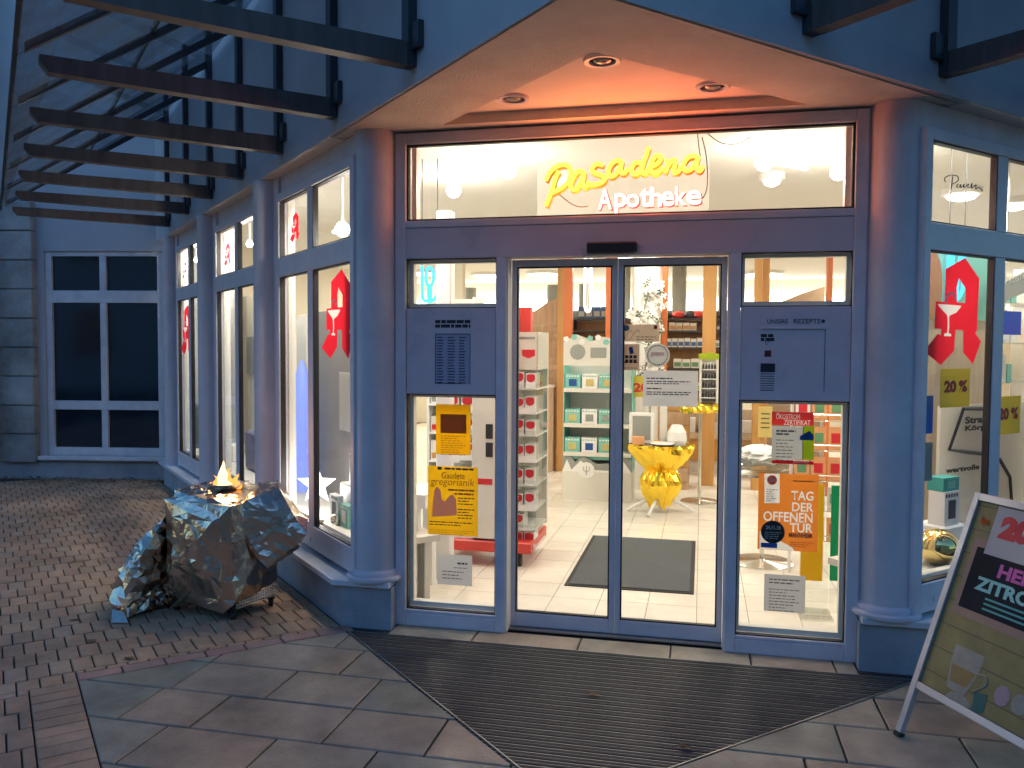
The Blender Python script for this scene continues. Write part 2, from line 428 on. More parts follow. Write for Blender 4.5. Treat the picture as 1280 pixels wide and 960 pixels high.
M['neonb'] = emat('blue_neon', (.10, .62, 1), 1.7)
M['neonb2'] = emat('deep_blue_neon', (.02, .12, 1), 3)
M['neonback'] = pmat('yellow_letter_side', (.62, .26, .01), .5)
M['star'] = emat('star_lamp', (1, .97, .92), 4)
M['flame'] = emat('flame', (1, .38, .08), 1.6)
M['flamec'] = emat('flame_core', (1, .66, .32), 2.4)
M['bluelit'] = pmat('blue_cone', (.35, .45, .9), .5, emit=.6, ecol=(.12, .2, 1))
M['screen'] = emat('screen_blue', (.01, .04, .35), .8)
M['silver'] = pmat('silver_frame', (.55, .54, .56), .35, metal=.7, var=.1, vscale=8)
M['plank'] = pmat('poster_planks', (.30, .235, .075), .5, var=.35, vscale=12)
M['plankd'] = pmat('poster_plank_gap', (.14, .09, .04), .5)
M['chalk'] = pmat('chalkboard', (.010, .014, .022), .6, spec=.15, var=.3, vscale=9)
M['chalkframe'] = pmat('chalk_frame', (.34, .20, .14), .5, var=.2, vscale=9)
M['pinkink'] = pmat('pink_chalk', (.62, .10, .35), .6)
M['mintink'] = pmat('mint_chalk', (.25, .55, .50), .6)
M['tea'] = pmat('tea_print', (.32, .19, .05), .4, var=.25, vscale=20)
M['cup'] = pmat('cup_print', (.34, .31, .24), .4, var=.3, vscale=20)
M['teatag'] = pmat('tea_tag', (.015, .11, .09), .5)
M['leafdry'] = pmat('dry_leaf', (.20, .11, .05), .8, var=.4, vscale=40)
def dirtyglass(name):
    mt = glassmat(name, (.78, .83, .86), .8); t = mt.node_tree
    out = [n for n in t.nodes if n.type == 'OUTPUT_MATERIAL'][0]; old = out.inputs[0].links[0].from_socket
    d = t.nodes.new('ShaderNodeBsdfDiffuse'); d.inputs[0].default_value = (.16, .20, .23, 1)
    n = t.nodes.new('ShaderNodeTexNoise'); n.inputs['Scale'].default_value = 2.5; n.inputs['Detail'].default_value = 7
    g = t.nodes.new('ShaderNodeNewGeometry'); t.links.new(g.outputs['Position'], n.inputs['Vector'])
    rp = t.nodes.new('ShaderNodeMapRange'); rp.inputs['From Min'].default_value = .35; rp.inputs['From Max'].default_value = .7
    rp.inputs['To Min'].default_value = .06; rp.inputs['To Max'].default_value = .42
    t.links.new(n.outputs['Fac'], rp.inputs['Value'])
    mx = t.nodes.new('ShaderNodeMixShader'); t.links.new(rp.outputs[0], mx.inputs[0])
    t.links.new(old, mx.inputs[1]); t.links.new(d.outputs[0], mx.inputs[2]); t.links.new(mx.outputs[0], out.inputs[0])
    return mt
M['roofglass'] = dirtyglass('dirty_roof_glass')

# ================================================================== GROUND
g = MB(); g.box(-60, 60, -60, 60, -.3, -.018); ground = tag(g.build('ground', M['dirt']), kind='structure')
def clip(poly, a, b, c):      # keep a*x+b*y<=c
    out = []
    for i in range(len(poly)):
        p, q = poly[i], poly[(i+1) % len(poly)]
        dp = a*p[0]+b*p[1]-c; dq = a*q[0]+b*q[1]-c
        if dp <= 0: out.append(p)
        if dp*dq < 0:
            t = dp/(dp-dq); out.append((p[0]+(q[0]-p[0])*t, p[1]+(q[1]-p[1])*t))
    return out
def area(p):
    return abs(sum(p[i][0]*p[(i+1) % len(p)][1]-p[(i+1) % len(p)][0]*p[i][1] for i in range(len(p))))/2 if len(p) > 2 else 0
def piece(poly, z0, z1, ch):
    """a paving piece with a small chamfer all round"""
    n = len(poly); cx = sum(p[0] for p in poly)/n; cyy = sum(p[1] for p in poly)/n
    ins = []
    for i in range(n):
        a = Vector(poly[i-1]); b_ = Vector(poly[i]); c_ = Vector(poly[(i+1) % n])
        e1 = (a-b_); e2 = (c_-b_)
        if e1.length < 1e-5 or e2.length < 1e-5: ins.append((b_.x, b_.y)); continue
        d = e1.normalized()+e2.normalized()
        if d.length < 1e-4: d = Vector((cx, cyy))-b_
        q = b_+d.normalized()*ch*1.4; ins.append((q.x, q.y))
    mb = MB()
    vs = [(p[0], p[1], z0) for p in poly]+[(p[0], p[1], z1-ch) for p in poly]+[(p[0], p[1], z1) for p in ins]
    fs = [tuple(range(2*n, 3*n))]
    for i in range(n):
        j = (i+1) % n
        fs += [(i, j, n+j, n+i), (n+i, n+j, 2*n+j, 2*n+i)]
    mb.add(vs, fs); return mb
pav = tag(MB().box(-7.5, 12, -12, 6, -.016, -.012).build('pavement', M['dirt']), kind='structure')
UB, VB = -1.75, .06          # edges of the slab field (diagonal coordinates)
GAP = .005
slabs = []
y = -.205; row = 0
rs = random.Random(3)
while y > -8:
    y1 = y-.345
    if row == 0: y1 = -.48
    x = -6+rs.random()*.4
    while x < 9:
        wd = rs.choice([.36, .45, .52, .62, .5, .72])
        rect = [(x+GAP, y1+GAP), (x+wd-GAP, y1+GAP), (x+wd-GAP, y-GAP), (x+GAP, y-GAP)]
        x += wd
        rect = clip(rect, -H, -H, -(UB+.004)); rect = clip(rect, -H, H, VB-.004)
        if not rect: continue
        left = clip(rect, 1, 1, -.522)
        rgt = clip(clip(rect, -1, -1, .518), -1, 1, -2.982)
        for p in (left, rgt):
            if area(p) > .0025: slabs.append(p)
    y = y1; row += 1
# strip between glass doors and grating
x = -.055
while x < 2.49:
    wd = min(rs.choice([.42, .5, .6]), 2.495-x)
    if wd > .02: slabs.append([(x+.004, -.202), (x+wd-.004, -.202), (x+wd-.004, -.005), (x+.004, -.005)])
    x += wd
def camd(p):
    n = len(p); return (sum(q[0] for q in p)/n-CX)**2+(sum(q[1] for q in p)/n-CY)**2
def inview(p, z=0):
    n = len(p); d = Vector((sum(q[0] for q in p)/n, sum(q[1] for q in p)/n, z))-Vector(CP)
    zf = d.dot(Vector(CF))
    if zf < .3: return False
    return abs(d.dot(Vector(CR))/zf*FPX) < 720 and abs(d.dot(Vector(CU))/zf*FPX) < 560
nsl = [p for p in slabs if inview(p)]; rsl = [p for p in slabs if not inview(p)]
for p in nsl:
    piece(p, -.011, rs.uniform(-.0015, .0015), .004).build('slab', M['slab'], pav)
mb = MB()
for p in rsl:
    q = piece(p, -.011, 0, .004); mb.add(q.v, q.f)
tag(mb.build('slabs_beyond', M['slab'], pav), kind='stuff')
# brick pavers left of the slab field
def UV(u, v): return ((u-v)*H, (u+v)*H)
bricks = []; border = []
def addbrick(lst, u0, u1, v0, v1, g_=.0035):
    p = [UV(u0+g_, v0+g_), UV(u1-g_, v0+g_), UV(u1-g_, v1-g_), UV(u0+g_, v1-g_)]
    lst.append(p)
u = UB
v = VB
while v > -8:                                  # soldier course along the slab edge
    addbrick(bricks, UB-.21, UB, v-.1, v); v -= .1
k = 0; uu = UB
while uu < -.4:                                # reddish border row
    addbrick(border, uu, uu+.205, VB, VB+.1); uu += .205
row = 0; vv = 7.2
def ubrick(u0, u1, v0, v1):
    if u1-u0 > .02 and v1-v0 > .02: addbrick(bricks, u0, u1, v0, v1)
while vv > -8:                                 # courses run across, each shifted by half a brick
    v0 = vv-.2; uu = -.36+(row % 2)*.05
    while uu > -9:
        u0 = uu-.1; a_u, b_u = u0, min(uu, -.36)
        if v0 >= VB+.0999: ubrick(a_u, b_u, v0, vv)
        elif vv > VB+.1 and b_u > UB: ubrick(max(a_u, UB), b_u, VB+.1, vv); ubrick(a_u, min(b_u, UB), max(v0, VB), vv) if a_u < UB else None
        elif vv > VB and a_u < UB: ubrick(a_u, min(b_u, UB), max(v0, VB), vv); ubrick(a_u, min(b_u, UB-.21), v0, VB) if v0 < VB else None
        elif a_u < UB-.21: ubrick(a_u, min(b_u, UB-.21), v0, vv)
        uu -= .1
    vv = v0; row += 1
bricks = [p for p in bricks if (p[0][1] < 4.4 and p[0][0] > -8.5)]
vis = sorted([p for p in bricks if inview(p)], key=camd)
near = vis[:300]; ids = set(id(p) for p in near)
for p in near:
    piece(p, -.011, rs.uniform(-.002, .003), .004).build('paver_brick', M['brick'], pav)
mb = MB()
for p in bricks:
    if id(p) not in ids:
        q = piece(p, -.011, rs.uniform(-.002, .003), .004); mb.add(q.v, q.f)
tag(mb.build('paver_bricks_beyond', M['brick'], pav), kind='stuff')
for p in border: piece(p, -.011, rs.uniform(-.001, .003), .004).build('border_brick', M['redbrick'], pav)

# entrance grating: triangle in line with the two walls
ent = thing('entrance_grating', 'dark ribbed triangular entrance grating with metal edge strips before the glass doors', 'grating')
y = -.213; k = 0
while y > -1.72:
    xa = -.505-y; xb = 2.965+y
    if xb-xa < .05: break
    MB().box(xa, xb, y-.017, y, -.011, -.001 - .0015*(k % 2)).build('slat', M['mat_slat'], ent)
    if k % 1 == 0: MB().box(xa, xb, y-.0245, y-.0185, -.011, -.0035).build('rail', M['alu'], ent)
    y -= .026; k += 1
a = Vector((-.295, -.21, 0)); c_ = Vector((1.235, -1.74, 0)); b_ = Vector((2.765, -.21, 0))
for p, q, n in ((a, c_, Vector((H, H, 0))), (b_, c_, Vector((-H, H, 0)))):
    d = q-p; MB().obox((p+q)/2+Vector((0, 0, -.004)), d, n*.006, Vector((0, 0, .016))).build('edge_strip', M['alu'], ent)
MB().box(-.28, 2.75, -.2105, -.2045, -.012, .002).build('edge_strip', M['alu'], ent)

# ================================================================== PHARMACY BUILDING
B = thing('pharmacy_building', 'corner pharmacy with cut-off corner entrance, round columns and lit shop windows', 'building')
ZS = 2.90
# upper storey walls (solid blocks standing on the wall line) and soffit
LEN = 5.75; RLEN = 8.0
AO, BO = -.50, -2.98
apex = ((AO-BO)/2, (AO+BO)/2)
def wallL(a_, s): return (a_-s*H, s*H)
lf = wallL(AO, LEN+.3); lin = (lf[0]+.3*H, lf[1]+.3*H)
rf = (-BO+RLEN*H, RLEN*H); rin = (rf[0]-.3*H, rf[1]+.3*H)
api = (apex[0], apex[1]+.3/H)
MB().prism([apex, api, lin, lf], ZS, 6.2).build('upper_wall', M['wall'], B)
MB().prism([apex, rf, rin, api], ZS, 6.2).build('upper_wall', M['wall'], B)
# soffit over the entrance corner: border round a recessed triangle
T = [(.25, -.12), (2.19, -.12), (1.22, -1.10)]
sof_out = [(-.48, .02), (2.93, .02), (apex[0]+.003, apex[1]+.012)]
so_ = MB()
def ring(outer, inner, z):
    vs = [(p[0], p[1], z) for p in outer]+[(p[0], p[1], z) for p in inner]
    return vs, [(0, 1, 4, 3), (1, 2, 5, 4), (2, 0, 3, 5)]
vs, fs = ring(sof_out, T, ZS-.004); so_.add(vs, fs)
for i in range(3):
    p, q = T[i], T[(i+1) % 3]
    so_.add([(p[0], p[1], ZS-.004), (q[0], q[1], ZS-.004), (q[0], q[1], ZS+.05), (p[0], p[1], ZS+.05)], [(0, 1, 2, 3)])
so_.build('soffit', M['soffit'], B)
MB().prism([(.2, -.07), (2.24, -.07), (1.22, -1.15)], ZS+.05, ZS+.08).build('soffit_panel', M['soffit2'], B)
for k, (sx, off) in enumerate(((-1, 0), (1, 0))):
    F = Lw if sx < 0 else Rw; L_ = LEN if sx < 0 else RLEN
    mb = MB(); mb.fbox(F, .1, L_, -.25, .082, ZS-.006, ZS+.06); mb.build('eaves_soffit', M['soffit2'], B)
# downlights
for (x, y) in ((1.23, -.84), (.71, -.36), (1.72, -.35)):
    d = MB().lathe((x, y, ZS+.05), [(.045, .028), (.06, 0), (.062, -.012), (.082, -.014), (.086, -.006), (.086, 0)], 28).build('downlight', M['sill'], B, True)
    MB().lathe((x, y, ZS+.05), [(.04, -.008), (.03, -.014), (.012, -.018), (.0, -.019)][::-1], 20).build('bulb', pmat('bulb_glass', (.25, .22, .18), .15) if 'bulbm' not in M else M['bulbm'], d, True)
# columns with base rings
def column(x, y):
    c0 = MB().lathe((x, y, 0), [(.128, .33), (.128, 2.9)], 40).build('column', M['column'], B, True)
    MB().lathe((x, y, 0), [(.175, .2755), (.175, .292), (.168, .300), (.150, .302), (.150, .318), (.140, .33), (.1285, .336)], 40).build('column_base', M['column'], c0, True)
column(-.20, -.005); column(2.645, -.005)
# plinths and sills
def bothsides(fn):
    for sgn in (-1, 1):
        fn(lambda p: p if sgn < 0 else (2*XM-p[0], p[1]))
def plinth(mp):
    e1 = wallL(-.49, LEN); e2 = (e1[0]+.2*H, e1[1]+.2*H)
    pts = [(-.062, .03), (-.062, -.115), (-.375, -.115), e1, e2, (-.18, .15)]
    MB().prism([mp(p) for p in pts], -.05, .238).build('plinth', M['plinth'], B)
    e1 = wallL(-.565, LEN); e2 = (e1[0]+.1, e1[1]+.1)
    o1 = wallL(-.565, LEN-.0)
    pts = [(-.070, .0), (-.070, -.14), (-.425, -.14), o1, (o1[0]+.16, o1[1]+.16), (-.39, .06)]
    MB().prism([mp(p) for p in pts], .2385, .274).build('sill', M['sill'], B, bevel=.004)
bothsides(plinth)
# bays of shop windows along both walls
def window(F, s0, s1, smul, hi=True):
    wnd = MB()
    fw = .055; o0, o1 = -.05, .018
    z0, z1, zm0, zm1, z2 = .30, .45, 2.154, 2.292, 2.70
    # outer frame
    wnd.fbox(F, s0-fw, s0, o0, o1, z0, z2+.06); wnd.fbox(F, s1, s1+fw, o0, o1, z0, z2+.06)
    wnd.fbox(F, s0, s1, o0, o1-.002, z2, z2+.06); wnd.fbox(F, s0, s1, o0, o1-.002, z0, z1)
    W = wnd.build('window', M['frame'], B, bevel=.003)
    MB().fbox(F, s0, s1, o0, o1-.004, zm0, zm1).build('transom', M['frame'], W, bevel=.003)
    for za, zb in ((z1, zm0), (zm1, z2)):
        MB().fbox(F, smul-.05, smul+.05, -.032, o1-.007, za, zb).build('mullion', M['frame'], W, bevel=.003)
    for sa, sb in ((s0, smul-.05), (smul+.05, s1)):
        for za, zb in ((z1, zm0), (zm1, z2)):
            gk = MB(); e = .008
            gk.fbox(F, sa, sa+e, -.03, .006, za, zb); gk.fbox(F, sb-e, sb, -.03, .006, za, zb)
            gk.fbox(F, sa+e, sb-e, -.03, .006, za, za+e); gk.fbox(F, sa+e, sb-e, -.03, .006, zb-e, zb)
            gk.build('gasket', M['gasket'], W)
            MB().fbox(F, sa+.005, sb-.005, -.016, -.010, za+.005, zb-.005).build('pane', M['glass'], W)
            wi = MB(); e2 = .03     # pale inner lining seen through the glass
            if sb == s1: wi.fbox(F, sb-e2*.5, sb, -.08, -.051, za, zb)
            wi.fbox(F, sa, sb-e2*.5, -.10, -.051, za-.0, za+e2*.6)
            wi.build('inner_lining', M['frame_in'], W)
    for sa in (s0+.12, smul, s1-.1):
        MB().fbox(F, sa-.007, sa+.007, .016, .020, .345, .375).build('drain_cap', M['sill'], W)
    return W
LB = [(-.08, 1.34, .66), (1.95, 3.32, 2.60), (3.98, 5.22, 4.58)]
RB = [(-.10, 1.30, .57), (1.95, 3.32, 2.60), (3.98, 5.3, 4.6)]
LWIN = [window(Lw, *b_) for b_ in LB]; RWIN = [window(Rw, *b_) for b_ in RB]
ZC = 3.02
def infill(F, bays, L_):
    edges = []
    for i in range(len(bays)-1): edges.append((bays[i][1]+.056, bays[i+1][0]-.056))
    edges.append((bays[-1][1]+.056, L_))
    for (a_, b2) in edges:
        pr_ = MB().fbox(F, a_, b2, -.06, -.002, .274, ZS-.007).build('pier', M['column'], B)
        MB().fbox(F, a_, b2, -.125, -.061, .274, ZC).build('pier_lining', M['white'], pr_)
        if b2-a_ < .9 and b2-a_ > .3:
            p = F((a_+b2)/2, 0, 0)
            MB().lathe((p.x, p.y, 0), [(.115, .2745), (.115, ZS-.008)], 32).build('half_column', M['column'], B, True)
    MB().fbox(F, bays[0][0]-.04, L_, -.18, -.02, 2.762, ZS-.007).build('lintel', M['frame'], B)
    mb = MB(); mb.fbox(F, bays[0][0]-.04, L_, -.18, -.06, .2745, .2995); mb.build('window_board', M['frame'], B)
infill(Lw, LB, LEN); infill(Rw, RB, RLEN)
# ---- entrance front
def fb(name, x0, x1, z0, z1, y0, y1, mat, par, bevel=.003):
    return MB().box(x0, x1, y0, y1, z0, z1).build(name, mat, par, bevel=bevel)
EN = fb('entrance_frame', -.066, -.004, .0, 2.885, -.035, .06, M['frame'], B)
fb('frame_post', 2.446, 2.508, .0, 2.885, -.035, .06, M['frame'], EN)
fb('head_rail', -.004, 2.446, 2.822, 2.885, -.034, .06, M['frame'], EN)
fb('header', -.004, 2.446, 2.34, 2.38, -.034, .06, M['frame'], EN)
fb('header_box', -.004, 2.446, 2.162, 2.338, -.030, .12, M['panel'], EN)
# pieces closing front between columns and wall ends
for sx in (-1, 1):
    mp = (lambda p: p) if sx < 0 else (lambda p: (2*XM-p[0], p[1]))
    pts = [(-.068, -.02), (-.068, .06), (-.30, .17), (-.40, .08), (-.285, -.0)]
    MB().prism([mp(p) for p in pts], .2745, ZS-.008).build('corner_post', M['frame'], B)
# transom window with the sign
tr = fb('transom_gasket', -.003, 2.445, 2.3805, 2.392, -.012, .02, M['gasket'], EN, 0)
fb('transom_gasket', -.003, 2.445, 2.81, 2.8215, -.012, .02, M['gasket'], EN, 0)
fb('transom_gasket', -.0035, .008, 2.392, 2.81, -.012, .02, M['gasket'], EN, 0)
fb('transom_gasket', 2.434, 2.4455, 2.392, 2.81, -.012, .02, M['gasket'], EN, 0)
fb('transom_pane', -.002, 2.444, 2.382, 2.820, .001, .007, M['glass'], EN, 0)
fb('inner_sill', .0, 2.44, 2.36, 2.381, .06, .14, M['frame_in'], EN, 0)
fb('inner_lining', .0, .03, 2.3815, 2.82, .061, .12, M['frame_in'], EN, 0)
fb('inner_lining', 2.41, 2.44, 2.3815, 2.82, .061, .12, M['frame_in'], EN, 0)
fb('sensor', 1.06, 1.335, 2.168, 2.230, -.075, -.0305, M['black'], EN, .008)
# side lights
def sidelight(x0, x1, jx0, jx1):
    S = fb('side_light', x0, x1, 0, .075, -.034, .05, M['frame'], B)
    fb('jamb_post', jx0, jx1, 0, 2.162, -.034, .13, M['frame'], S)
    fb('bottom_rail', x0, x1, .0755, .095, -.028, .045, M['frame'], S)
    fb('metal_panel', x0+.003, x1-.003, 1.376, 1.874, -.026, .04, M['panel'], S)
    for za, zb in ((.095, 1.376), (1.874, 2.162)):
        e = .006
        gk = MB(); gk.box(x0, x0+e, -.015, .02, za, zb); gk.box(x1-e, x1, -.015, .02, za, zb)
        gk.box(x0+e, x1-e, -.015, .02, za, za+e); gk.box(x0+e, x1-e, -.015, .02, zb-e, zb)
        gk.build('gasket', M['gasket'], S)
        fb('pane', x0+.003, x1-.003, za+.003, zb-.003, .001, .007, M['glass'], S, 0)
        wi = MB(); t_ = .022
        wi.box(x0, x0+t_, .046, .10, za, zb); wi.box(x1-t_, x1, .046, .10, za, zb)
        wi.box(x0+t_, x1-t_, .046, .10, za, za+t_*1.4); wi.box(x0+t_, x1-t_, .046, .10, zb-t_, zb)
        wi.build('inner_lining', M['frame_in'], S)
    return S
SLl = sidelight(-.003, .541, .5415, .600); SLr = sidelight(1.886, 2.4455, 1.828, 1.8855)
for x in (.6005, 1.8195):
    MB().box(x, x+.008, -.02, .06, .0, 2.16).build('reveal_lining', M['frame_in'], SLl if x < 1 else SLr)
# sliding doors
def leaf(x0, x1):
    y0, y1 = .072, .108
    D = fb('sliding_door', x0, x0+.03, .012, 2.155, y0, y1, M['frame'], B)
    fb('stile', x1-.03, x1, .012, 2.155, y0, y1, M['frame'], D)
    fb('bottom_rail', x0+.03, x1-.03, .012, .095, y0+.001, y1-.001, M['frame'], D)
    fb('top_rail', x0+.03, x1-.03, 2.115, 2.155, y0+.001, y1-.001, M['frame'], D)
    gk = MB(); e = .008
    for (a_, b2, c2, d2) in ((x0+.03, x0+.03+e, .095, 2.115), (x1-.03-e, x1-.03, .095, 2.115), (x0+.03+e, x1-.03-e, .095, .095+e), (x0+.03+e, x1-.03-e, 2.115-e, 2.115)):
        gk.box(a_, b2, y0+.004, y1-.004, c2, d2)
    gk.build('gasket', M['gasket'], D)
    fb('pane', x0+.033, x1-.033, .098, 2.112, .087, .093, M['glass'], D, 0)
    return D
DL = leaf(.609, 1.2185); DR = leaf(1.2215, 1.8185)
fb('threshold', .601, 1.8275, .0, .010, .03, .15, M['alu'], B, 0)

# ================================================================== CANOPIES
def canopy(F, name, label, svals, a_, zb=2.975, out=1.47, Lout=None):
    C = thing(name, label, 'canopy')
    rise = .74
    for s in svals:
        # post on the wall, bracket, beam, rafter
        MB().fbox(F, s-.0, s+.075, .0855, .13, zb, 4.65).build('post', M['steel'], C)
        MB().fbox(F, s-.075, s-.002, .0855, .115, zb+.07, zb+.19).build('bracket', M['steel'], C)
        bm_ = MB(); o1 = .181; o2 = out+.12
        prof = [(o1-.05, zb), (o2-.04, zb), (o2, zb+.05), (o2, zb+.08), (o1-.05, zb+.11)]
        bm_.slabpoly([F(s+.08, o, z) for o, z in prof], F(1.0, 0, 0)*0+(F(s-.0, 0, 0)-F(s+.075, 0, 0)))
        bm_.build('beam', M['timber'], C)
        rf_ = MB()
        z_o = zb+.12; z_i = z_o+rise*(o2-.12)
        prof = [(o2+.06, z_o-.035), (o2+.06, z_o+.01), (.125, z_i+.01), (.125, z_i-.05)]
        rf_.slabpoly([F(s+.06, o, z) for o, z in prof], F(s+.02, 0, 0)-F(s+.06, 0, 0))
        rf_.build('rafter', M['steel'], C)
    for i in range(len(svals)-1):
        s0, s1 = svals[i]+.04, svals[i+1]+.04
        o2 = out+.12; z_o = zb+.12; z_i = z_o+rise*(o2-.12)
        for t0, t1 in ((0, .5), (.5, 1)):
            oa = o2+.10+( .125-o2-.10)*t0; ob = o2+.10+(.125-o2-.10)*t1
            za = z_o+.014+(z_i-z_o)*(o2-oa)/(o2-.125); zc = z_o+.014+(z_i-z_o)*(o2-ob)/(o2-.125)
            MB().slabpoly([F(s0+.004, oa-.003, za), F(s1-.004, oa-.003, za), F(s1-.004, ob+.003, zc), F(s0+.004, ob+.003, zc)], (0, 0, .008)).build('glass_sheet', M['roofglass'], C)
    o2 = out+.12; z_o = zb+.12
    for t in (0, .5):
        oa = o2+.10+(.125-o2-.10)*t; za = z_o+(rise*(o2-.12))*(o2-oa)/(o2-.125)
        MB().fbox(F, svals[0]-.2, svals[-1]+.3, oa-.012, oa+.012, za+.024, za+.05).build('glazing_bar', M['steel'], C)
    return C
sL = [-1.125+1.052*k for k in range(7)]
canopy(Lw, 'glass_canopy', 'dark beamed lean-to glass canopy along the left shop windows', sL, AO)
sR = [-1.19+1.0*k for k in range(6)]
canopy(Rw, 'glass_canopy', 'dark beamed canopy on the upper wall right of the entrance, beam ends showing', sR, BO)

# ================================================================== SIDE WING (left background)
wd = Vector((-1, -.18, 0)).normalized(); wn = Vector((-.18, 1, 0)).normalized()      # along wall to the left, inwards
WO = Vector((-4.40, 4.415, 0))
def Ww(s, o, z): return WO+wd*s-wn*o+Vector((0, 0, z))
WG = thing('side_wing', 'blue plastered wing with a dark six-pane window left of the shop windows', 'building')
ws0, ws1 = .36, 1.84
wz0, wz1 = .28, 2.80
mb = MB(); mb.fbox(Ww, -.3, ws0, -.3, 0, .2, 6.2); mb.fbox(Ww, ws1, 6, -.3, 0, .2, 6.2)
mb.fbox(Ww, ws0, ws1, -.3, 0, wz1, 6.2); mb.fbox(Ww, ws0, ws1, -.3, 0, .2, wz0)
mb.build('wall', M['wall'], WG)
MB().fbox(Ww, -.3, 6, -.28, .02, -.05, .199).build('plinth', M['plinth'], WG)
MB().fbox(Ww, ws0-.06, ws1+.06, -.02, .10, wz0-.045, wz0-.0).build('sill', M['sill'], WG, bevel=.004)
fr = MB(); f_ = .075
fr.fbox(Ww, ws0, ws0+f_, -.1, -.03, wz0, wz1); fr.fbox(Ww, ws1-f_, ws1, -.1, -.03, wz0, wz1)
fr.fbox(Ww, ws0+f_, ws1-f_, -.1, -.031, wz0, wz0+.1); fr.fbox(Ww, ws0+f_, ws1-f_, -.1, -.031, wz1-.06, wz1)
sm = (ws0+ws1)/2+.02
WW = fr.build('window', M['sill'], WG, bevel=.003)
zr = [(.38, .85), (.96, 2.17), (2.32, 2.74)]
for za, zb in ((.85, .96), (2.17, 2.32)):
    MB().fbox(Ww, ws0+f_, ws1-f_, -.1, -.033, za, zb).build('transom', M['sill'], WW, bevel=.003)
for za, zb in zr:
    MB().fbox(Ww, sm-.04, sm+.04, -.1, -.035, za, zb).build('mullion', M['sill'], WW, bevel=.003)
    for sa, sb in ((ws0+f_, sm-.04), (sm+.04, ws1-f_)):
        MB().fbox(Ww, sa, sb, -.08, -.07, za, zb).build('pane', M['darkglass'], WW)
for k in range(9):                                   # stone pier beside the window
    for (sa, sb) in ((1.93, 2.40),):
        MB().fbox(Ww, sa, sb, -.02, .09+.01*((k*7) % 3), .2+k*.355, .2+k*.355+.347).build('stone_block', M['stone'], WG, bevel=.01)
pp = Ww(2.42, .17, 0)
dp = MB().tube([pp+Vector((0, 0, z)) for z in (.0, 2, 4, 6.2)], .05, 14).build('drainpipe', M['steel'], WG, True)
for z in (.7, 1.7, 2.7):
    MB().lathe(pp+Vector((0, 0, z)), [(.058, 0), (.058, .04)], 14).build('pipe_clamp', M['alu'], dp)

# ================================================================== BUILDING ACROSS THE SQUARE (seen in reflections)
OB = thing('opposite_building', 'dim plastered building across the square, reflected in the wing windows', 'building')
MB().box(-26, 24, -24, -17, 0, 8.5).build('wall', M['wall'], OB)
MB().slabpoly([(-26.5, -24.5, 8.5), (-26.5, -16.6, 8.5), (-26.5, -20.5, 11)], (51, 0, 0)).build('roof', M['steel'], OB)
for i in range(14):
    for z in (1.2, 4.6):
        x = -24+i*3.4; f_ = MB().box(x-.08, x+1.48, -17.0, -16.94, z-.08, z+1.88).build('window', M['sill'], OB); MB().box(x, x+1.4, -16.939, -16.93, z, z+1.8).build('pane', M['darkglass'], f_)

# ================================================================== SHOP INTERIOR
ZC = 3.02
room = [(-.10, .14), (2.54, .14), (2.54+4.75, 4.9), (7.29, 12.6), (-4.45, 12.6), (-4.45, 4.2)]
shop = tag(MB().prism([(-.0, .115), (2.44, .115), (7.29, 5.0), (7.29, 12.6), (-4.45, 12.6), (-4.45, 4.3)], -.016, -.006).build('shop_floor', M['grout']), kind='structure')
TS = .31; tiles = []
x = -6.2+.13
while x < 8:
    y = .115
    while y < 12.4:
        inside = (x > -(y)-.30 and x+TS < y+2.75)
        if inside and x > -4.4 and x+TS < 7.2:
            tiles.append([(x+.002, y+.002), (x+TS-.002, y+.002), (x+TS-.002, y+TS-.002), (x+.002, y+TS-.002)])
        y += TS
    x += TS
tv = sorted([p for p in tiles if inview(p) and -1.2 < p[0][0] < 3.4], key=camd)
tn = tv[:290]; ids = set(id(p) for p in tn)
for p in tn: MB().prism(p, -.0055, rs.uniform(-.0006, 0)).build('tile', M['tile'], shop)
mb = MB()
for p in tiles:
    if id(p) not in ids: mb.prism(p, -.0055, -.0003)
tag(mb.build('tiles_beyond', M['tile'], shop), kind='stuff')
ceil = tag(MB().prism([(-.62, .42), (-.1, .06), (2.54, .06), (3.06, .42), (7.6, 5.0), (7.6, 12.8), (-4.6, 12.8), (-4.6, 4.4)], ZC, ZC+.08).build('shop_ceiling', M['ceil']), kind='structure')
sw = MB(); sw.box(-4.55, 7.5, 12.6, 12.75, 0, ZC); sw.box(-4.6, -4.45, 4.35, 12.6, 0, ZC); sw.box(7.3, 7.45, 4.95, 12.6, 0, ZC)
tag(sw.build('shop_wall', M['cream']), kind='structure')
# header wall above the front inside (closes the gap between soffit and ceiling)
hb = MB(); hb.box(-.3, 2.75, .02, .058, 2.886, ZC); hb.build('front_header', M['cream'], B)

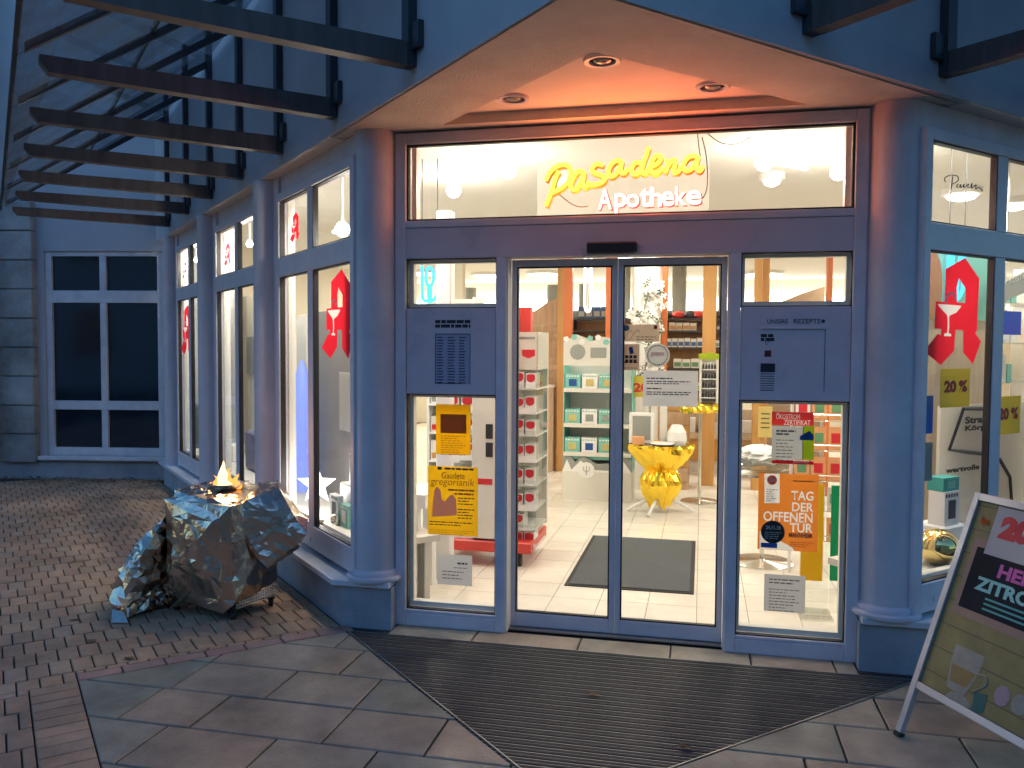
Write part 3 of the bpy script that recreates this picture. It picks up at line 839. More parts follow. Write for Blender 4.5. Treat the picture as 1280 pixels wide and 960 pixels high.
# ---- lamps
def ceiling_lamp(x, y, label, r=.30, energy=0, z=ZC, col=(1, .93, .80)):
    t = thing('ceiling_lamp', label, 'lamp', 'round ceiling lamps in the shop')
    MB().lathe((x, y, z), [(r+.03, -.0005), (r+.03, -.05), (r, -.055)], 28).build('rim', M['white'], t, True)
    MB().lathe((x, y, z), [(r-.002, -.056), (r*.8, -.085), (r*.4, -.10), (.01, -.105)], 28).build('diffuser', M['lamp'], t, True)
    if energy:
        li = bpy.data.lights.new('lamp_light', 'AREA'); li.shape = 'DISK'; li.size = 2*r; li.energy = (energy)*KE; li.color = col
        lo = bpy.data.objects.new('lamp_light', li); COL.objects.link(lo); lo.parent = t
        lo.location = (x, y, z-.12)
LE = 21
lamps = [((610, 347), 'round ceiling lamp seen through the pane over the left notice panel'),
         ((680, 345), 'round ceiling lamp seen at the top of the left sliding door'),
         ((955, 345), 'round ceiling lamp seen through the pane over the right notice panel'),
         ((1202, 248), 'ceiling lamp shining under the handwritten name on the right upper pane'),
         ((1267, 260), 'ceiling lamp in the upper right pane at the picture edge')]
for (px, py), lb in lamps:
    p = atz(px, py, ZC-.08); ceiling_lamp(p.x, p.y, lb, .30 if py > 300 else .13, LE*1.2 if py > 300 else LE*.5)
for k, (x, y) in enumerate(((.6, 1.9), (2.2, 2.2), (-1.4, 3.4), (1.2, 4.6), (3.6, 5.6), (-2.6, 6.4), (.6, 7.6), (-3.2, 9.6), (5.4, 8.4))):  # extra lamps, added as a grid to light the shop interior
    ceiling_lamp(x, y, ['added ceiling lamp just inside the left sliding door', 'added ceiling lamp just inside the right sliding door', 'added ceiling lamp behind the third left window',
        'added ceiling lamp above the gold table', 'added ceiling lamp above the right hand shelves', 'added ceiling lamp behind the second left window', 'added ceiling lamp above the wooden counter',
        'added ceiling lamp in the far left of the shop', 'added ceiling lamp in the far right of the shop'][k], .07 if y < 5 else .2, LE*(.6 if y < 3 else .95 if y < 5 else 2.0))
def fill_spots(F, bays, word):  # spots added to brighten the window displays and their spill onto the paving
    for i, (s0, s1, sm_) in enumerate(bays):
        for k, s in enumerate((s0+(s1-s0)*.25, s0+(s1-s0)*.75)):
            t = thing('fill_spot', 'added recessed fill spot above the %s %s shop window, %s one' % (('nearest', 'middle', 'farthest')[i], word, ('nearer', 'farther')[k]), 'lamp', 'added fill spots above the shop windows')
            p = F(s, -.30, ZC-.0)
            MB().lathe(p, [(.06, -.0005), (.06, -.03), (.045, -.035), (.04, -.015)], 20).build('housing', M['white'], t, True)
            MB().lathe(p, [(.038, -.012), (.038, -.008)], 16).build('bulb', M['lamp'], t, True)
            li = bpy.data.lights.new('spot_light', 'AREA'); li.shape = 'DISK'; li.size = .10; li.energy = (WS)*KE; li.color = (.98, .97, .88)
            lo = bpy.data.objects.new('spot_light', li); COL.objects.link(lo); lo.parent = t; lo.location = p-Vector((0, 0, .04))
WS = 11
fill_spots(Lw, LB, 'left'); fill_spots(Rw, RB[:2], 'right')
# globe spotlights close behind the glass
def globe(p, label, r=.05, energy=8, arm=None):
    t = thing('spot_lamp', label, 'lamp', 'globe spot lamps behind the shop glass')
    MB().lathe(p, [(.001, -r), (r*.6, -r*.8), (r*.95, -r*.3), (r*.95, r*.3), (r*.6, r*.8), (.02, r)], 20).build('bulb', M['globe'], t, True)
    MB().tube([p+Vector((0, 0, r)), p+Vector((0, 0, ZC-p.z-.0))], .010, 8).build('stem', M['white'], t)
    if arm:
        MB().tube([p+Vector((0, 0, r*.2)), p+arm], .016, 8).build('light_tube', M['tubewhite'], t)
    if energy:
        li = bpy.data.lights.new('spot_light', 'POINT'); li.energy = (energy)*KE; li.color = (1, .91, .76); li.shadow_soft_size = r
        lo = bpy.data.objects.new('spot_light', li); COL.objects.link(lo); lo.parent = t; lo.location = p-Vector((0, 0, r*1.7))
for (px, py), z, lb, arm in (((567, 238), 2.90, 'small globe lamp at the far left of the lit sign window', None),
        ((635, 213), 2.90, 'globe lamp with glowing tube left of the yellow neon name', Vector((-.32, .05, .02))),
        ((955, 203), 2.90, 'globe lamp right of the yellow neon name', Vector((.30, .25, .0))),
        ((1048, 215), 2.90, 'globe lamp at the right end of the lit sign window', None)):
    globe(atz(px, py, z), lb, .06, 10, arm)
p = Vector(Lw(.0, -.75, 2.62)); 
q = onplane(428, 287, (1, 1, 0), AL+.34*H); globe(q, 'globe lamp with glowing tube behind the upper pane beside the left column', .05, 16, Vector((-.16, .22, .02)))
q = onplane(312, 305, (1, 1, 0), AL+.34*H); globe(q, 'small globe lamp behind the second upper left window', .03, 18)
q = onplane(246, 325, (1, 1, 0), AL+.34*H); globe(q, 'small globe lamp behind the farthest upper left window', .03, 18)
q = Rw(.9, -.7, 2.72); globe(q, 'globe lamp high in the right display window', .04, 9)

# ---- neon sign in the transom window
sign = thing('neon_sign', 'yellow script neon name over white pharmacy lettering on a clear panel above the doors', 'neon sign')
YN = .16
def npx(cx, cy_, Y=YN): return at(cx/5.3333+660, cy_/5.3333+160, Y)
a1 = at(672, 180, YN+.05); a2 = at(886, 268, YN+.05)
MB().box(a1.x, a2.x, YN+.05, YN+.056, a2.z-.02, a1.z+.02).build('backing_panel', M['frost'], sign)
letters = {
 'P': [[(118,520),(150,440),(182,335),(205,285)], [(118,350),(150,290),(205,250),(258,247),(286,285),(270,350),(222,398),(160,432)]],
 'a': [[(372,292),(330,290),(292,348),(286,398),(315,408),(350,362),(376,292),(364,370),(382,393),(412,358)]],
 's': [[(502,247),(452,240),(425,285),(478,310),(516,330),(482,368),(402,378)]],
 'a2': [[(622,216),(572,225),(537,278),(546,320),(580,310),(614,255),(627,216),(616,288),(640,300),(666,270)]],
 'd': [[(762,236),(716,230),(690,270),(700,305),(735,296),(772,222),(806,125)], [(772,222),(756,288),(780,300),(806,268)]],
 'e': [[(822,258),(868,232),(886,192),(852,185),(822,230),(816,280),(850,300),(900,262)]],
 'n': [[(920,208),(932,238),(916,296)], [(925,262),(960,217),(986,222),(970,288),(1000,290),(1022,255)]],
 'a3': [[(1132,186),(1076,190),(1036,240),(1046,280),(1086,275),(1124,222),(1137,186),(1120,258),(1146,285),(1168,252)]]}
for kk, strokes in letters.items():
    mb = MB(); mk = MB()
    for st in strokes:
        sp = smoothpath(st, 5)
        mb.tube([npx(*q) for q in sp], .0132, 8)
        mk.tube([npx(*q)+Vector((.004, .028, -.010)) for q in sp], .012, 6)
    l = mb.build('neon_letter', M['neony'], sign, True); mk.build('letter_back', M['neonback'], l, True)
base = npx(470, 540); top = npx(470, 405); rgt = npx(1150, 505)
hA = (npx(510, 405).z-npx(510, 540).z)
for ch, c0, c1, yb, yt in (('A', 472, 552, 540, 408), ('p', 582, 652, 566, 440), ('o', 658, 735, 527, 445), ('t', 752, 808, 525, 402), ('h', 818, 886, 520, 400), ('e', 894, 968, 518, 428), ('k', 985, 1050, 512, 395), ('e', 1058, 1150, 510, 420)):
    p0 = npx(c0-6, yb+4); p1 = npx(c1+6, yb+4); p2 = npx(c0-6, yt-4)
    Mx = frame_matrix(p0, (1, 0, 0), (0, 0, 1))
    l = text(ch, .1, M['neonw'], Mx, sign, 'neon_letter', bold=.0022, ext=.004, width=p1.x-p0.x, height=p2.z-p0.z)
    Mx = frame_matrix(p0+Vector((.004, .022, -.004)), (1, 0, 0), (0, 0, 1))
    text(ch, .1, M['red'], Mx, l, 'letter_back', bold=.001, ext=.012, width=(p1.x-p0.x)*1.03, height=(p2.z-p0.z)*1.03)
for pts in ([(1130, 40), (1140, 130), (1150, 190)], [(1160, 60), (1190, 200), (1195, 380), (1170, 460), (1140, 470)], [(205, 440), (280, 500), (340, 525), (400, 522)], [(1200, 40), (1290, 100), (1400, 105), (1480, 60)]):
    MB().tube([npx(q[0], q[1], YN+.03) for q in smoothpath(pts, 4)], .003, 5).build('cable', M['ink'], sign)
for (cx, z, e, col) in ((1.0, 2.56, 12, (1, .25, .06)), (1.42, 2.58, 22, (1, .13, .04))):
    li = bpy.data.lights.new('neon_light', 'POINT'); li.energy = (e)*KE; li.color = col; li.shadow_soft_size = .12
    lo = bpy.data.objects.new('neon_light', li); COL.objects.link(lo); lo.parent = sign; lo.location = (cx, .10, z)

# ---- hanging blue neon signs inside (seen over the left panel and through the right window)
def bluesign(P, X, Z, sc, label):
    t = thing('neon_sign', label, 'neon sign')
    P = Vector(P); X = Vector(X).normalized(); Z = Vector(Z)
    def q(a, b): return P+X*(a*sc)+Z*(b*sc)
    MB().tube([q(a, b) for a, b in smoothpath([(-.42, 1), (-.40, -.3), (-.36, -.75), (-.2, -.85)], 4)], .012, 8).build('neon_tube', M['neonb'], t, True)
    MB().tube([q(a, b) for a, b in smoothpath([(.42, 1), (.42, -.2), (.36, -.6), (.1, -.85), (-.2, -.85)], 4)], .012, 8).build('neon_tube', M['neonb'], t, True)
    MB().tube([q(.22*math.cos(k/12*2*math.pi), .42+.5*math.sin(k/12*2*math.pi)) for k in range(13)], .012, 8).build('neon_tube', M['neonb'], t, True)
    MB().tube([q(.0, -.1), q(0, -.85)], .02, 8).build('neon_tube', M['neonb'], t, True)
    MB().obox(P+Vector((0, .05, 0)), X*sc*1.1, Vector((0, .02, 0)), Z*sc*2.1).build('backing_panel', M['plastic'], t)
    MB().tube([q(.42, 1), Vector((q(.42, 1).x, q(.42, 1).y, ZC))], .004, 5).build('cable', M['ink'], t)
    MB().tube([q(-.42, 1), Vector((q(-.42, 1).x, q(-.42, 1).y, ZC))], .004, 5).build('cable', M['ink'], t)
bluesign(at(537, 356, 1.2), (1, 0, 0), (0, 0, 1), .14, 'blue neon loop sign seen through the pane over the left panel')
bluesign(onplane(1195, 340, (-1, 1, 0), AR+2*.5*H), (1, 1, 0), (0, 0, 1), .20, 'turquoise neon tube sign behind the red emblem in the right window')
p = at(735, 355, 5.0); t = thing('neon_sign', 'white looped neon tube hanging edge-on between the orange posts', 'neon sign')
MB().tube([p+Vector((a, 0, b)) for a, b in smoothpath([(.035, .5), (.035, -.1), (.03, -.28), (0, -.32), (-.03, -.28), (-.035, -.1), (-.035, .5)], 4)], .012, 8).build('neon_tube', M['tubewhite'], t, True)
MB().tube([p+Vector((0, 0, -.3)), Vector((p.x, p.y, ZC))], .006, 5).build('cable', M['white'], t)

# ---- posts, columns, wall pieces in the depth of the shop
def post(px0, px1, Y, mat, label, name='post', dep=.12, z0=0, z1=ZC-.002, cat='post'):
    a_ = at(px0, 480, Y); b2 = at(px1, 480, Y)
    return tag(MB().box(a_.x, b2.x, Y, Y+dep, z0, z1).build(name, mat, None, bevel=.004), label, cat)
post(704, 714, 5.6, M['orange'], 'narrow orange lacquered post left of the advent display', 'shop_post')
post(756, 770, 5.65, M['orange'], 'orange post behind the meeting stile of the doors', 'shop_post')
post(826, 833, 5.3, M['orange'], 'thin orange post beside the white column', 'shop_post')
post(696, 704, 6.3, M['ochre'], 'brown post behind the orange post at the wooden wall', 'shop_post', z0=0)
post(877, 894, 5.6, M['ochre'], 'broad ochre post above the boxed shelves', 'shop_post')
post(941, 951, 5.4, M['ochre'], 'twin ochre post over the right notice panel, left face', 'shop_post')
post(951, 960, 5.5, M['ochre'], 'twin ochre post over the right notice panel, right face', 'shop_post')
post(1031, 1038, 5.2, M['orange'], 'orange brown post at the right end of the upper side pane', 'shop_post')
post(560, 578, 5.4, M['cream'], 'pinkish pillar behind the small spot over the left panel', 'shop_post')
def roundcol(px0, px1, Y, mat, label, z1=ZC-.002):
    a_ = at(px0, 420, Y); b2 = at(px1, 420, Y); r = (b2.x-a_.x)/2
    return tag(MB().lathe(((a_.x+b2.x)/2, Y+r, 0), [(r, 0), (r, z1)], 32).build('shop_column', mat, None, True), label, 'column')
roundcol(788, 825, 5.1, M['white'], 'round white column hung with a flower garland')
roundcol(839, 857, 9.4, M['grey'], 'round grey column right of the white one')
roundcol(722, 737, 9.6, M['grey'], 'round grey column between the two orange posts', 2.75)
roundcol(682, 697, 9.7, M['grey'], 'round grey column above the wooden wall', 2.75)
roundcol(897, 908, 9.4, M['grey'], 'round grey column at the right door edge')
roundcol(577, 593, 9.5, M['grey'], 'round grey column seen over the left panel', 2.7)
roundcol(778, 787, 9.4, M['grey'], 'round grey column left of the white garland column')
# far light cornice, dark rails and pictures on the back wall
t = thing('wall_shelf', 'long dark double rail on the back wall of the shop', 'rail')
for z in (2.28, 2.36): MB().box(-4.3, 7.2, 12.53, 12.598, z, z+.04).build('rail', M['dark'], t)
tag(MB().box(-4.3, 7.2, 12.4, 12.598, 2.42, 2.66).build('light_cove', M['tubewhite'], None), 'glowing light cove along the back wall', 'lamp')
for (px0, py0, px1, py1, mt, lb) in ((858, 388, 876, 402, M['peach'], 'orange picture on the back wall between grey column and ochre post'), (833, 387, 839, 410, M['dark'], 'dark picture strip beside the thin orange post'),
        (714, 385, 722, 405, M['dark'], 'dark panel beside the grey column behind the advent display')):
    a_ = at(px0, py0, 12.3); b2 = at(px1, py1, 12.3)
    o = tag(MB().box(a_.x, b2.x, 12.52, 12.598, b2.z, a_.z).build('wall_picture', mt), lb, 'picture')

# ---- wooden ribbed wall and counter at the back left
t = thing('wooden_screen', 'pale wooden screen of wavy boards with rising curved top, behind the wheeled stand', 'screen')
Y = 6.5
xa = at(652, 500, Y).x; xb = at(705, 500, Y).x
zt = at(680, 412, Y).z
k = 0; z = .12
while z < zt-.02:
    off = .012*math.sin(k*2.1)
    mb = MB(); n = 8; prof = []
    for i in range(n+1):
        xx = xa+(xb-xa)*i/n; prof.append((xx, Y+.012*math.sin(i*1.9+k)+off))
    vs = []; fs = []
    for (xx, yy) in prof: vs += [(xx, yy, z+.003), (xx, yy-.006, z+.05), (xx, yy, z+.105), (xx, yy+.03, z+.105), (xx, yy+.03, z+.003)]
    for i in range(n):
        for j in range(5): fs.append((i*5+j, i*5+(j+1) % 5, (i+1)*5+(j+1) % 5, (i+1)*5+j))
    fs += [tuple(range(5)), tuple(n*5+j for j in range(4, -1, -1))]
    mb.add(vs, fs); mb.build('board', M['wood'], t); z += .108; k += 1
MB().box(xa, xb, Y-.01, Y+.03, 0, .118).build('base_board', M['wood'], t)
c0 = at(652, 396, Y).z; c1 = at(703, 372, Y).z
pts = [(xa, z), (xb, z), (xb, c1), (xb-.10, c1-.005), (xb-.25, c1-.07), (xa+.06, c0), (xa, c0-.08)]
MB().slabpoly([Vector((p[0], Y, p[1])) for p in pts], (0, .04, 0)).build('curved_panel', M['wood'], t)
for (px, z0, z1) in ((694, z, c1-.1),): 
    xx = at(px, 400, Y).x; MB().box(xx-.008, xx+.008, Y-.012, Y-.001, z0, z1).build('batten', M['woodlt'], t)
t = thing('wooden_screen', 'brown wooden screen with slanting top seen through the upper right side pane', 'screen')
q_ = [at(x_, y_, 6.0) for x_, y_ in ((958, 384), (1003, 367), (1031, 358), (1031, 480), (958, 480))]
MB().slabpoly([Vector((v.x, 6.0, v.z if i < 3 else 0)) for i, v in enumerate(q_)], (0, .04, 0)).build('panel', pmat('brown_board', (.30, .20, .12), .5, var=.15, vscale=4), t)
t = thing('wooden_counter', 'rounded pale wooden counter with white top at the back, behind the wheeled stand', 'counter')
xa = at(652, 480, 6.1).x; xb = at(689, 480, 6.1).x; zt = at(680, 482, 6.1).z
pts = [(xa, 6.1), (xb-.1, 6.1), (xb-.03, 6.14), (xb, 6.25), (xb, 6.45), (xa, 6.45)]
MB().prism(pts, 0, zt-.03).build('front', M['woodlt'], t)
MB().prism([(p[0]+(.015 if p[0] > xa else 0), p[1]-.01) for p in pts], zt-.029, zt).build('counter_top', M['white'], t)
p = at(676, 470, 6.2); tag(MB().box(p.x-.03, p.x+.03, 6.2, 6.24, zt+.0005, zt+.17).build('card_reader', M['black'], None, bevel=.006), 'small black terminal on the pale wooden counter', 'terminal')

# ---- service counter and shelf wall at the right
t = thing('service_counter', 'ochre fronted service counter with white kick board behind the slim pedestal', 'counter')
Yc = 6.6
xa = at(766, 560, Yc).x; xb = at(1010, 560, Yc).x; z1 = at(880, 528, Yc).z
MB().box(xa, xb, Yc+.05, Yc+.6, 0, .16).build('kick_board', M['offwhite'], t)
MB().box(xa, xb, Yc+.02, Yc+.6, .162, z1-.22).build('front_panel', M['ochre'], t)
MB().box(xa, xb, Yc-.02, Yc+.6, z1-.218, z1-.14).build('shelf', M['woodlt'], t)
MB().box(xa, xb, Yc+.3, Yc+.6, z1-.138, z1+.16).build('back_panel', M['woodlt'], t)
xx = xa+.75; k = 0
while xx < xb-.2:
    wdt = rs.uniform(.10, .17); hh = rs.uniform(.10, .19)
    tag(MB().box(xx, xx+wdt, Yc+.04, Yc+.22, z1-.1395, z1-.14+hh).build('glass_dish', rs.choice([M['white'], M['offwhite'], M['grey'], M['chrome']]), None, bevel=.006), 'small pale package standing on the service counter shelf', 'package', 'packages on the service counter')
    xx += wdt+rs.uniform(.02, .08)
# tall shelf with rows of boxes above the counter
sh = thing('shop_shelf', 'dark shelf wall with rows of small blue, white and green boxes behind the doors', 'shelf')
Ys = 7.4
xa = at(714, 450, Ys).x; xb = at(925, 450, Ys).x
zsh = [at(860, py, Ys).z for py in (397.5, 413, 434, 460, 488)]
for z in zsh: MB().box(xa, xb, Ys-.02, Ys+.3, z-.03, z).build('shelf_board', M['dark'], sh)
MB().box(xa, xb, Ys+.3, Ys+.33, 0, zsh[0]-.032).build('back_board', M['ochre'], sh)
for x in (xa, (xa+xb)/2, xb-.03): MB().box(x, x+.03, Ys-.015, Ys+.299, 0, zsh[0]-.031).build('upright', M['dark'], sh)
def boxrow(z, px0, px1, Y, w_, h_, mats, label, group, gap=.012, name='product_box', dep=.12, cat='box'):
    x = at(px0, 450, Y).x; x1 = at(px1, 450, Y).x
    while x+w_ <= x1+.001:
        hh = h_*rs.uniform(.94, 1.04)
        body = mats[0] if isinstance(mats[0], bpy.types.Material) else rs.choice(mats[0])
        mb = MB().box(x, x+w_, Y, Y+dep, z+.0005, z+hh)
        mb.box(x+w_*.08, x+w_*.92, Y-.0015, Y-.0003, z+hh*.15, z+hh*.62, 1)
        tag(mb.build(name, [body, mats[1]]), label, cat, group)
        x += w_+gap
boxrow(zsh[2], 832, 880, Ys, .075, .125, (M['white'], M['blue']), 'small blue and white box in the row under the black figures', 'blue boxes on the shelf')
boxrow(zsh[2], 882, 912, Ys, .09, .10, (M['offwhite'], M['grey']), 'pale box in the row right of the blue boxes', 'pale boxes right of the blue ones')
boxrow(zsh[3], 842, 880, Ys, .11, .13, (M['white'], M['green']), 'white and green box on the middle shelf', 'white and green boxes on the shelf')
boxrow(zsh[3], 900, 914, Ys, .11, .15, (M['offwhite'], M['grey']), 'pale box at the right end of the middle shelf', 'pale boxes at shelf end')
boxrow(zsh[4], 828, 880, Ys, .10, .11, (M['white'], M['lime']), 'white box with lime label on the lower shelf', 'lime labelled boxes on the shelf')
boxrow(zsh[1]-.0, 836, 876, Ys, .085, .11, (M['offwhite'], M['ochre']), 'pale box with tan label on the shelf above the blue boxes', 'tan labelled boxes on the shelf')
boxrow(zsh[1], 895, 914, Ys, .09, .10, (M['dark'], M['whiteink']), 'dark box at the right end of the shelf above the blue boxes', 'dark boxes at the shelf end')
boxrow(zsh[4], 898, 916, Ys, .09, .12, (M['red'], M['whiteink']), 'red box at the right end of the lower shelf', 'red boxes at the lower shelf end')
boxrow(zsh[0], 722, 764, Ys, .10, .17, (M['blue'], M['whiteink']), 'blue box on the top shelf above the advent display', 'blue boxes above the advent display')
for px, mt, lb in ((832, M['dark'], 'dark crumpled bundle on the top shelf by the thin orange post'), (848, M['red'], 'red bundle on the top shelf left of two dark ones'), (862, M['dark'], 'dark bundle on the top shelf between two red ones'), (873, M['red'], 'larger red bundle on the top shelf beside the ochre post'), (898, M['dark'], 'dark green bundle at the right end of the top shelf')):
    p = at(px, 403, Ys+.05); mb = MB()
    mb.lathe((p.x, Ys+.1, zsh[0]), [(.085, .0005), (.10, .03), (.085, .07), (.05, .095), (.01, .10)], 9)
    mb.v = [(v[0]+.02*noise.noise(Vector(v)*19), v[1], max(v[2]+.025*noise.noise(Vector(v)*23+Vector((3, 1, 2))), zsh[0]+.0005)) for v in mb.v]
    tag(mb.build('plush_bundle', mt), lb, 'bundle')

# ================================================================== THINGS INSIDE THE SHOP
# door mat
q = [atz(735, 669), atz(866, 676), atz(868, 745), atz(708, 734)]
dm = thing('door_mat', 'grey carpet door mat with dark rubber edge on the tiles inside the doors', 'door mat')
x0, x1, y0, y1 = .78, 1.66, 1.0, 2.58
MB().box(x0, x1, y0, y1, .0005, .006).build('rubber_edge', M['rubber'], dm)
MB().box(x0+.03, x1-.03, y0+.03, y1-.03, .0062, .012).build('pile', M['carpet'], dm)
# wheeled display stand with red labelled packs
st = thing('display_stand', 'white wheeled display stand with red base and packs with red labels', 'display stand')
Y = 1.5
X = lambda px, Y_=1.5: at(px, 550, Y_).x
Zp = lambda py, Y_=1.5, px=655: at(px, py, Y_).z
pL, pR = X(596), X(640)+.0
MB().box(pL, pR, 1.36, 1.98, .21, 1.93).build('end_panel', M['offwhite'], st, bevel=.006)
lbm = MB().box(pL+.01, pL+.16, 1.3575, 1.3595, .62, .665).build('red_label', M['redp'], st)
for i, py in enumerate((530, 553)):
    a_ = at(607, py, 1.355); MB().box(a_.x, a_.x+.055, 1.352, 1.3595, a_.z-.11, a_.z).build('switch_plate', M['black'], st, bevel=.004)
sz = [Zp(py) for py in (683, 660, 635, 605, 575, 543, 515, 485)]
ORD = ['lowest shelf', 'second lowest shelf', 'third lowest shelf', 'lower middle shelf', 'upper middle shelf', 'third highest shelf', 'second highest shelf', 'topmost shelf']
def shelfside(xa, xb, tagname, nside):
    for i, z in enumerate(sz):
        MB().box(xa, xb, Y-.05, Y+.40, z-.012, z).build('shelf', M['white'], st)
        MB().box(xa, xb, Y-.056, Y-.0505, z-.012, z+.035).build('shelf_lip', M['plastic'] if i % 2 else M['white'], st)
        ncol = 2
        bw = (xb-xa-.02)/ncol
        for c in range(ncol):
            if (i*2+c) % 7 == 3 and i < 4: continue
            hh = .125*rs.uniform(.85, 1.0); x = xa+.008+c*bw+rs.uniform(0, .006)
            mb = MB().box(x, x+bw*.88, Y+.0, Y+.16, z+.0006, z+hh)
            pts = [Vector((x+bw*(.44+.37*ax), Y-.0015, z+hh*az)) for ax, az in ((-1, .86), (-.5, .93), (.5, .93), (1, .86), (1, .58), (.6, .44), (0, .39), (-.6, .44), (-1, .58))]
            mb.slabpoly(pts, (0, .001, 0), 1)
            tag(mb.build('medicine_pack', [M['white'], M['redp']]), 'white pack with red label on the wheeled stand, %s side, %s' % (tagname, ORD[i]), 'pack', 'packs on the %s side of the wheeled stand, %s' % (tagname, ORD[i]))
    MB().box(xa, xb, Y+.40, Y+.43, .24, 1.77).build('back_panel', M['offwhite'], st)
    MB().box(xb-.006 if nside > 0 else xa, xb if nside > 0 else xa+.006, Y-.04, Y+.398, .24, 1.77).build('side_panel', M['plastic'], st)
shelfside(pR+.002, X(672), 'right', 1); shelfside(X(556), pL-.002, 'left', -1)
hdr = MB().box(pR+.002, X(672), Y+.0, Y+.40, Zp(462), Zp(415)).build('header', M['offwhite'], st)
for (px0, px1) in ((641, 645), (652, 668)):
    xa_, xb_ = X(px0), X(px1); zc_ = Zp(437); zd_ = Zp(448)
    MB().slabpoly([Vector((q_, Y-.0025, r__)) for q_, r__ in ((xa_, zc_), (xb_, zc_), (xb_, zd_+.02), ((xa_+xb_)/2, zd_), (xa_, zd_+.02))], (0, .002, 0)).build('red_print', M['redp'], hdr)
MB().box(pR+.01, X(668), Y-.0025, Y-.0005, Zp(424), Zp(421)).build('grey_print', M['grey'], hdr)
for i, px in enumerate((642, 651)):
    a_ = at(px, 408, 1.45); tag(MB().box(a_.x, a_.x+.055+.01*i, 1.5, 1.58, Zp(415)+.0006, Zp(384)).build('medicine_pack', M['red'], None, bevel=.003), ['dark red pack standing on top of the wheeled stand, left one', 'bright red pack standing on top of the wheeled stand, right one'][i], 'pack')
MB().box(X(556)-.02, X(672)-.02, 1.36, 2.02, .11, .195).build('base', M['red'], st, bevel=.01)
MB().box(X(560), X(596), 1.40, 2.0, .196, .235).build('lower_tray', M['white'], st)
for (px, yy) in ((668, 1.95), (655, 1.42), (565, 1.45), (575, 1.95)):
    xx = X(px, yy)-.03; cst = MB().box(xx-.02, xx+.02, yy-.02, yy+.02, .075, .109).build('caster', M['rubber'], st)
    wv = []
    mb = MB().tube([Vector((xx-.013, yy+.015, .04)), Vector((xx+.013, yy+.015, .04))], .04, 16); mb.build('wheel', M['rubber'], cst, True)
# white side table at the far left of the left pane
t = thing('side_table', 'white narrow table leg and top behind the lower left pane', 'table')
a_ = at(520, 680, .55); MB().box(a_.x-.10, a_.x+.10, .45, .9, .60, .69).build('table_top', M['white'], t); MB().box(a_.x-.04, a_.x+.03, .5, .57, .0, .599).build('leg', M['white'], t); MB().box(a_.x-.04, a_.x+.03, .80, .87, .0, .599).build('leg', M['white'], t)
tag(MB().box(-.13, -.02, .92, 1.02, 0, 2.6).build('white_pillar', M['white'], None, bevel=.01), 'smooth white pillar edge behind the lower left pane', 'pillar')
# rack behind left pane with assorted small packs
rk = thing('shelf_rack', 'pale shelf rack with small packs behind the yellow posters', 'shelf')
xa = at(536, 560, 2.6).x; xb = at(590, 560, 2.6).x
for i in range(7):
    z = .35+i*.26; MB().box(xa, xb, 2.6, 2.9, z-.015, z).build('shelf_board', M['white'], rk)
MB().box(xa, xb, 2.9, 2.93, .0, 2.1).build('back_board', M['offwhite'], rk)
for xx in (xa-.02, xb): MB().box(xx, xx+.02, 2.6, 2.93, 0, 2.1).build('upright', M['white'], rk)
for i in range(6):
    x = xa+.01
    while x < xb-.12:
        wv = rs.uniform(.07, .12); mb = MB().box(x, x+wv, 2.63, 2.75, .3505+i*.26, .35+i*.26+rs.uniform(.1, .19)); mb.box(x+.01, x+wv-.01, 2.6285, 2.6298, .37+i*.26, .42+i*.26, 1)
        tag(mb.build('product_box', [rs.choice([M['white'], M['offwhite'], M['yelpale']]), rs.choice([M['redp'], M['green'], M['ochre'], M['grey']])]), 'small pack on the %s shelf of the pale rack behind the yellow posters' % ['lowest', 'second lowest', 'third lowest', 'third highest', 'second highest', 'topmost'][i], 'pack', 'packs on the rack behind the yellow posters, %s shelf' % ['lowest', 'second lowest', 'third lowest', 'third highest', 'second highest', 'topmost'][i])
        x += wv+.012
# advent display
ad = thing('advent_display', 'white and mint cardboard floor display with snowy mountains and three product shelves', 'display')
Y = 4.25
xa = at(703, 560, Y).x; xb = at(790, 560, Y).x; za = lambda py: at(735, py, Y).z
MB().box(xa, xb, Y, Y+.45, 0, za(590)).build('base', M['offwhite'], ad)
MB().box(xa, xb, Y+.42, Y+.45, za(590), za(432)).build('back_panel', M['white'], ad)
for x in (xa, xb-.012): MB().box(x, x+.012, Y+.03, Y+.419, za(590)+.001, za(455)).build('side_panel', M['mint'], ad)
hp = [(xa, za(457)), (xb, za(457)), (xb, za(424)), (xb-.08, za(419)), (xb-.16, za(424)), ((xa+xb)/2+.05, za(421)), ((xa+xb)/2-.05, za(426)), (xa+.14, za(418)), (xa+.06, za(424)), (xa, za(428))]
hd = MB().slabpoly([Vector((p[0], Y+.02, p[1])) for p in hp], (0, .015, 0)).build('header', M['offwhite'], ad)
c = at(722, 440, Y+.015); MB().slabpoly([c+Vector((.085*math.cos(k*.524), 0, .085*math.sin(k*.524))) for k in range(12)], (0, .004, 0)).build('round_print', M['grey'], hd)
c = at(748, 441, Y+.015); MB().box(c.x-.085, c.x+.085, Y+.014, Y+.018, c.z-.055, c.z+.055).build('print', M['grey'], hd)
for k in range(9):
    c = Vector((xa+.03+k*(xb-xa-.06)/8, Y+.012, za(424)+.03*math.sin(k*2.2))); MB().slabpoly([c+Vector((.035*math.cos(j*1.257+k), 0, .035*math.sin(j*1.257+k))) for j in range(5)], (0, .004, 0)).build('leaf_print', M['mint'] if k % 2 else M['white'], hd)
MB().box(xa+.012, xb-.012, Y+.03, Y+.04, za(575), za(590)+.2).build('front_panel', M['mint'], ad)
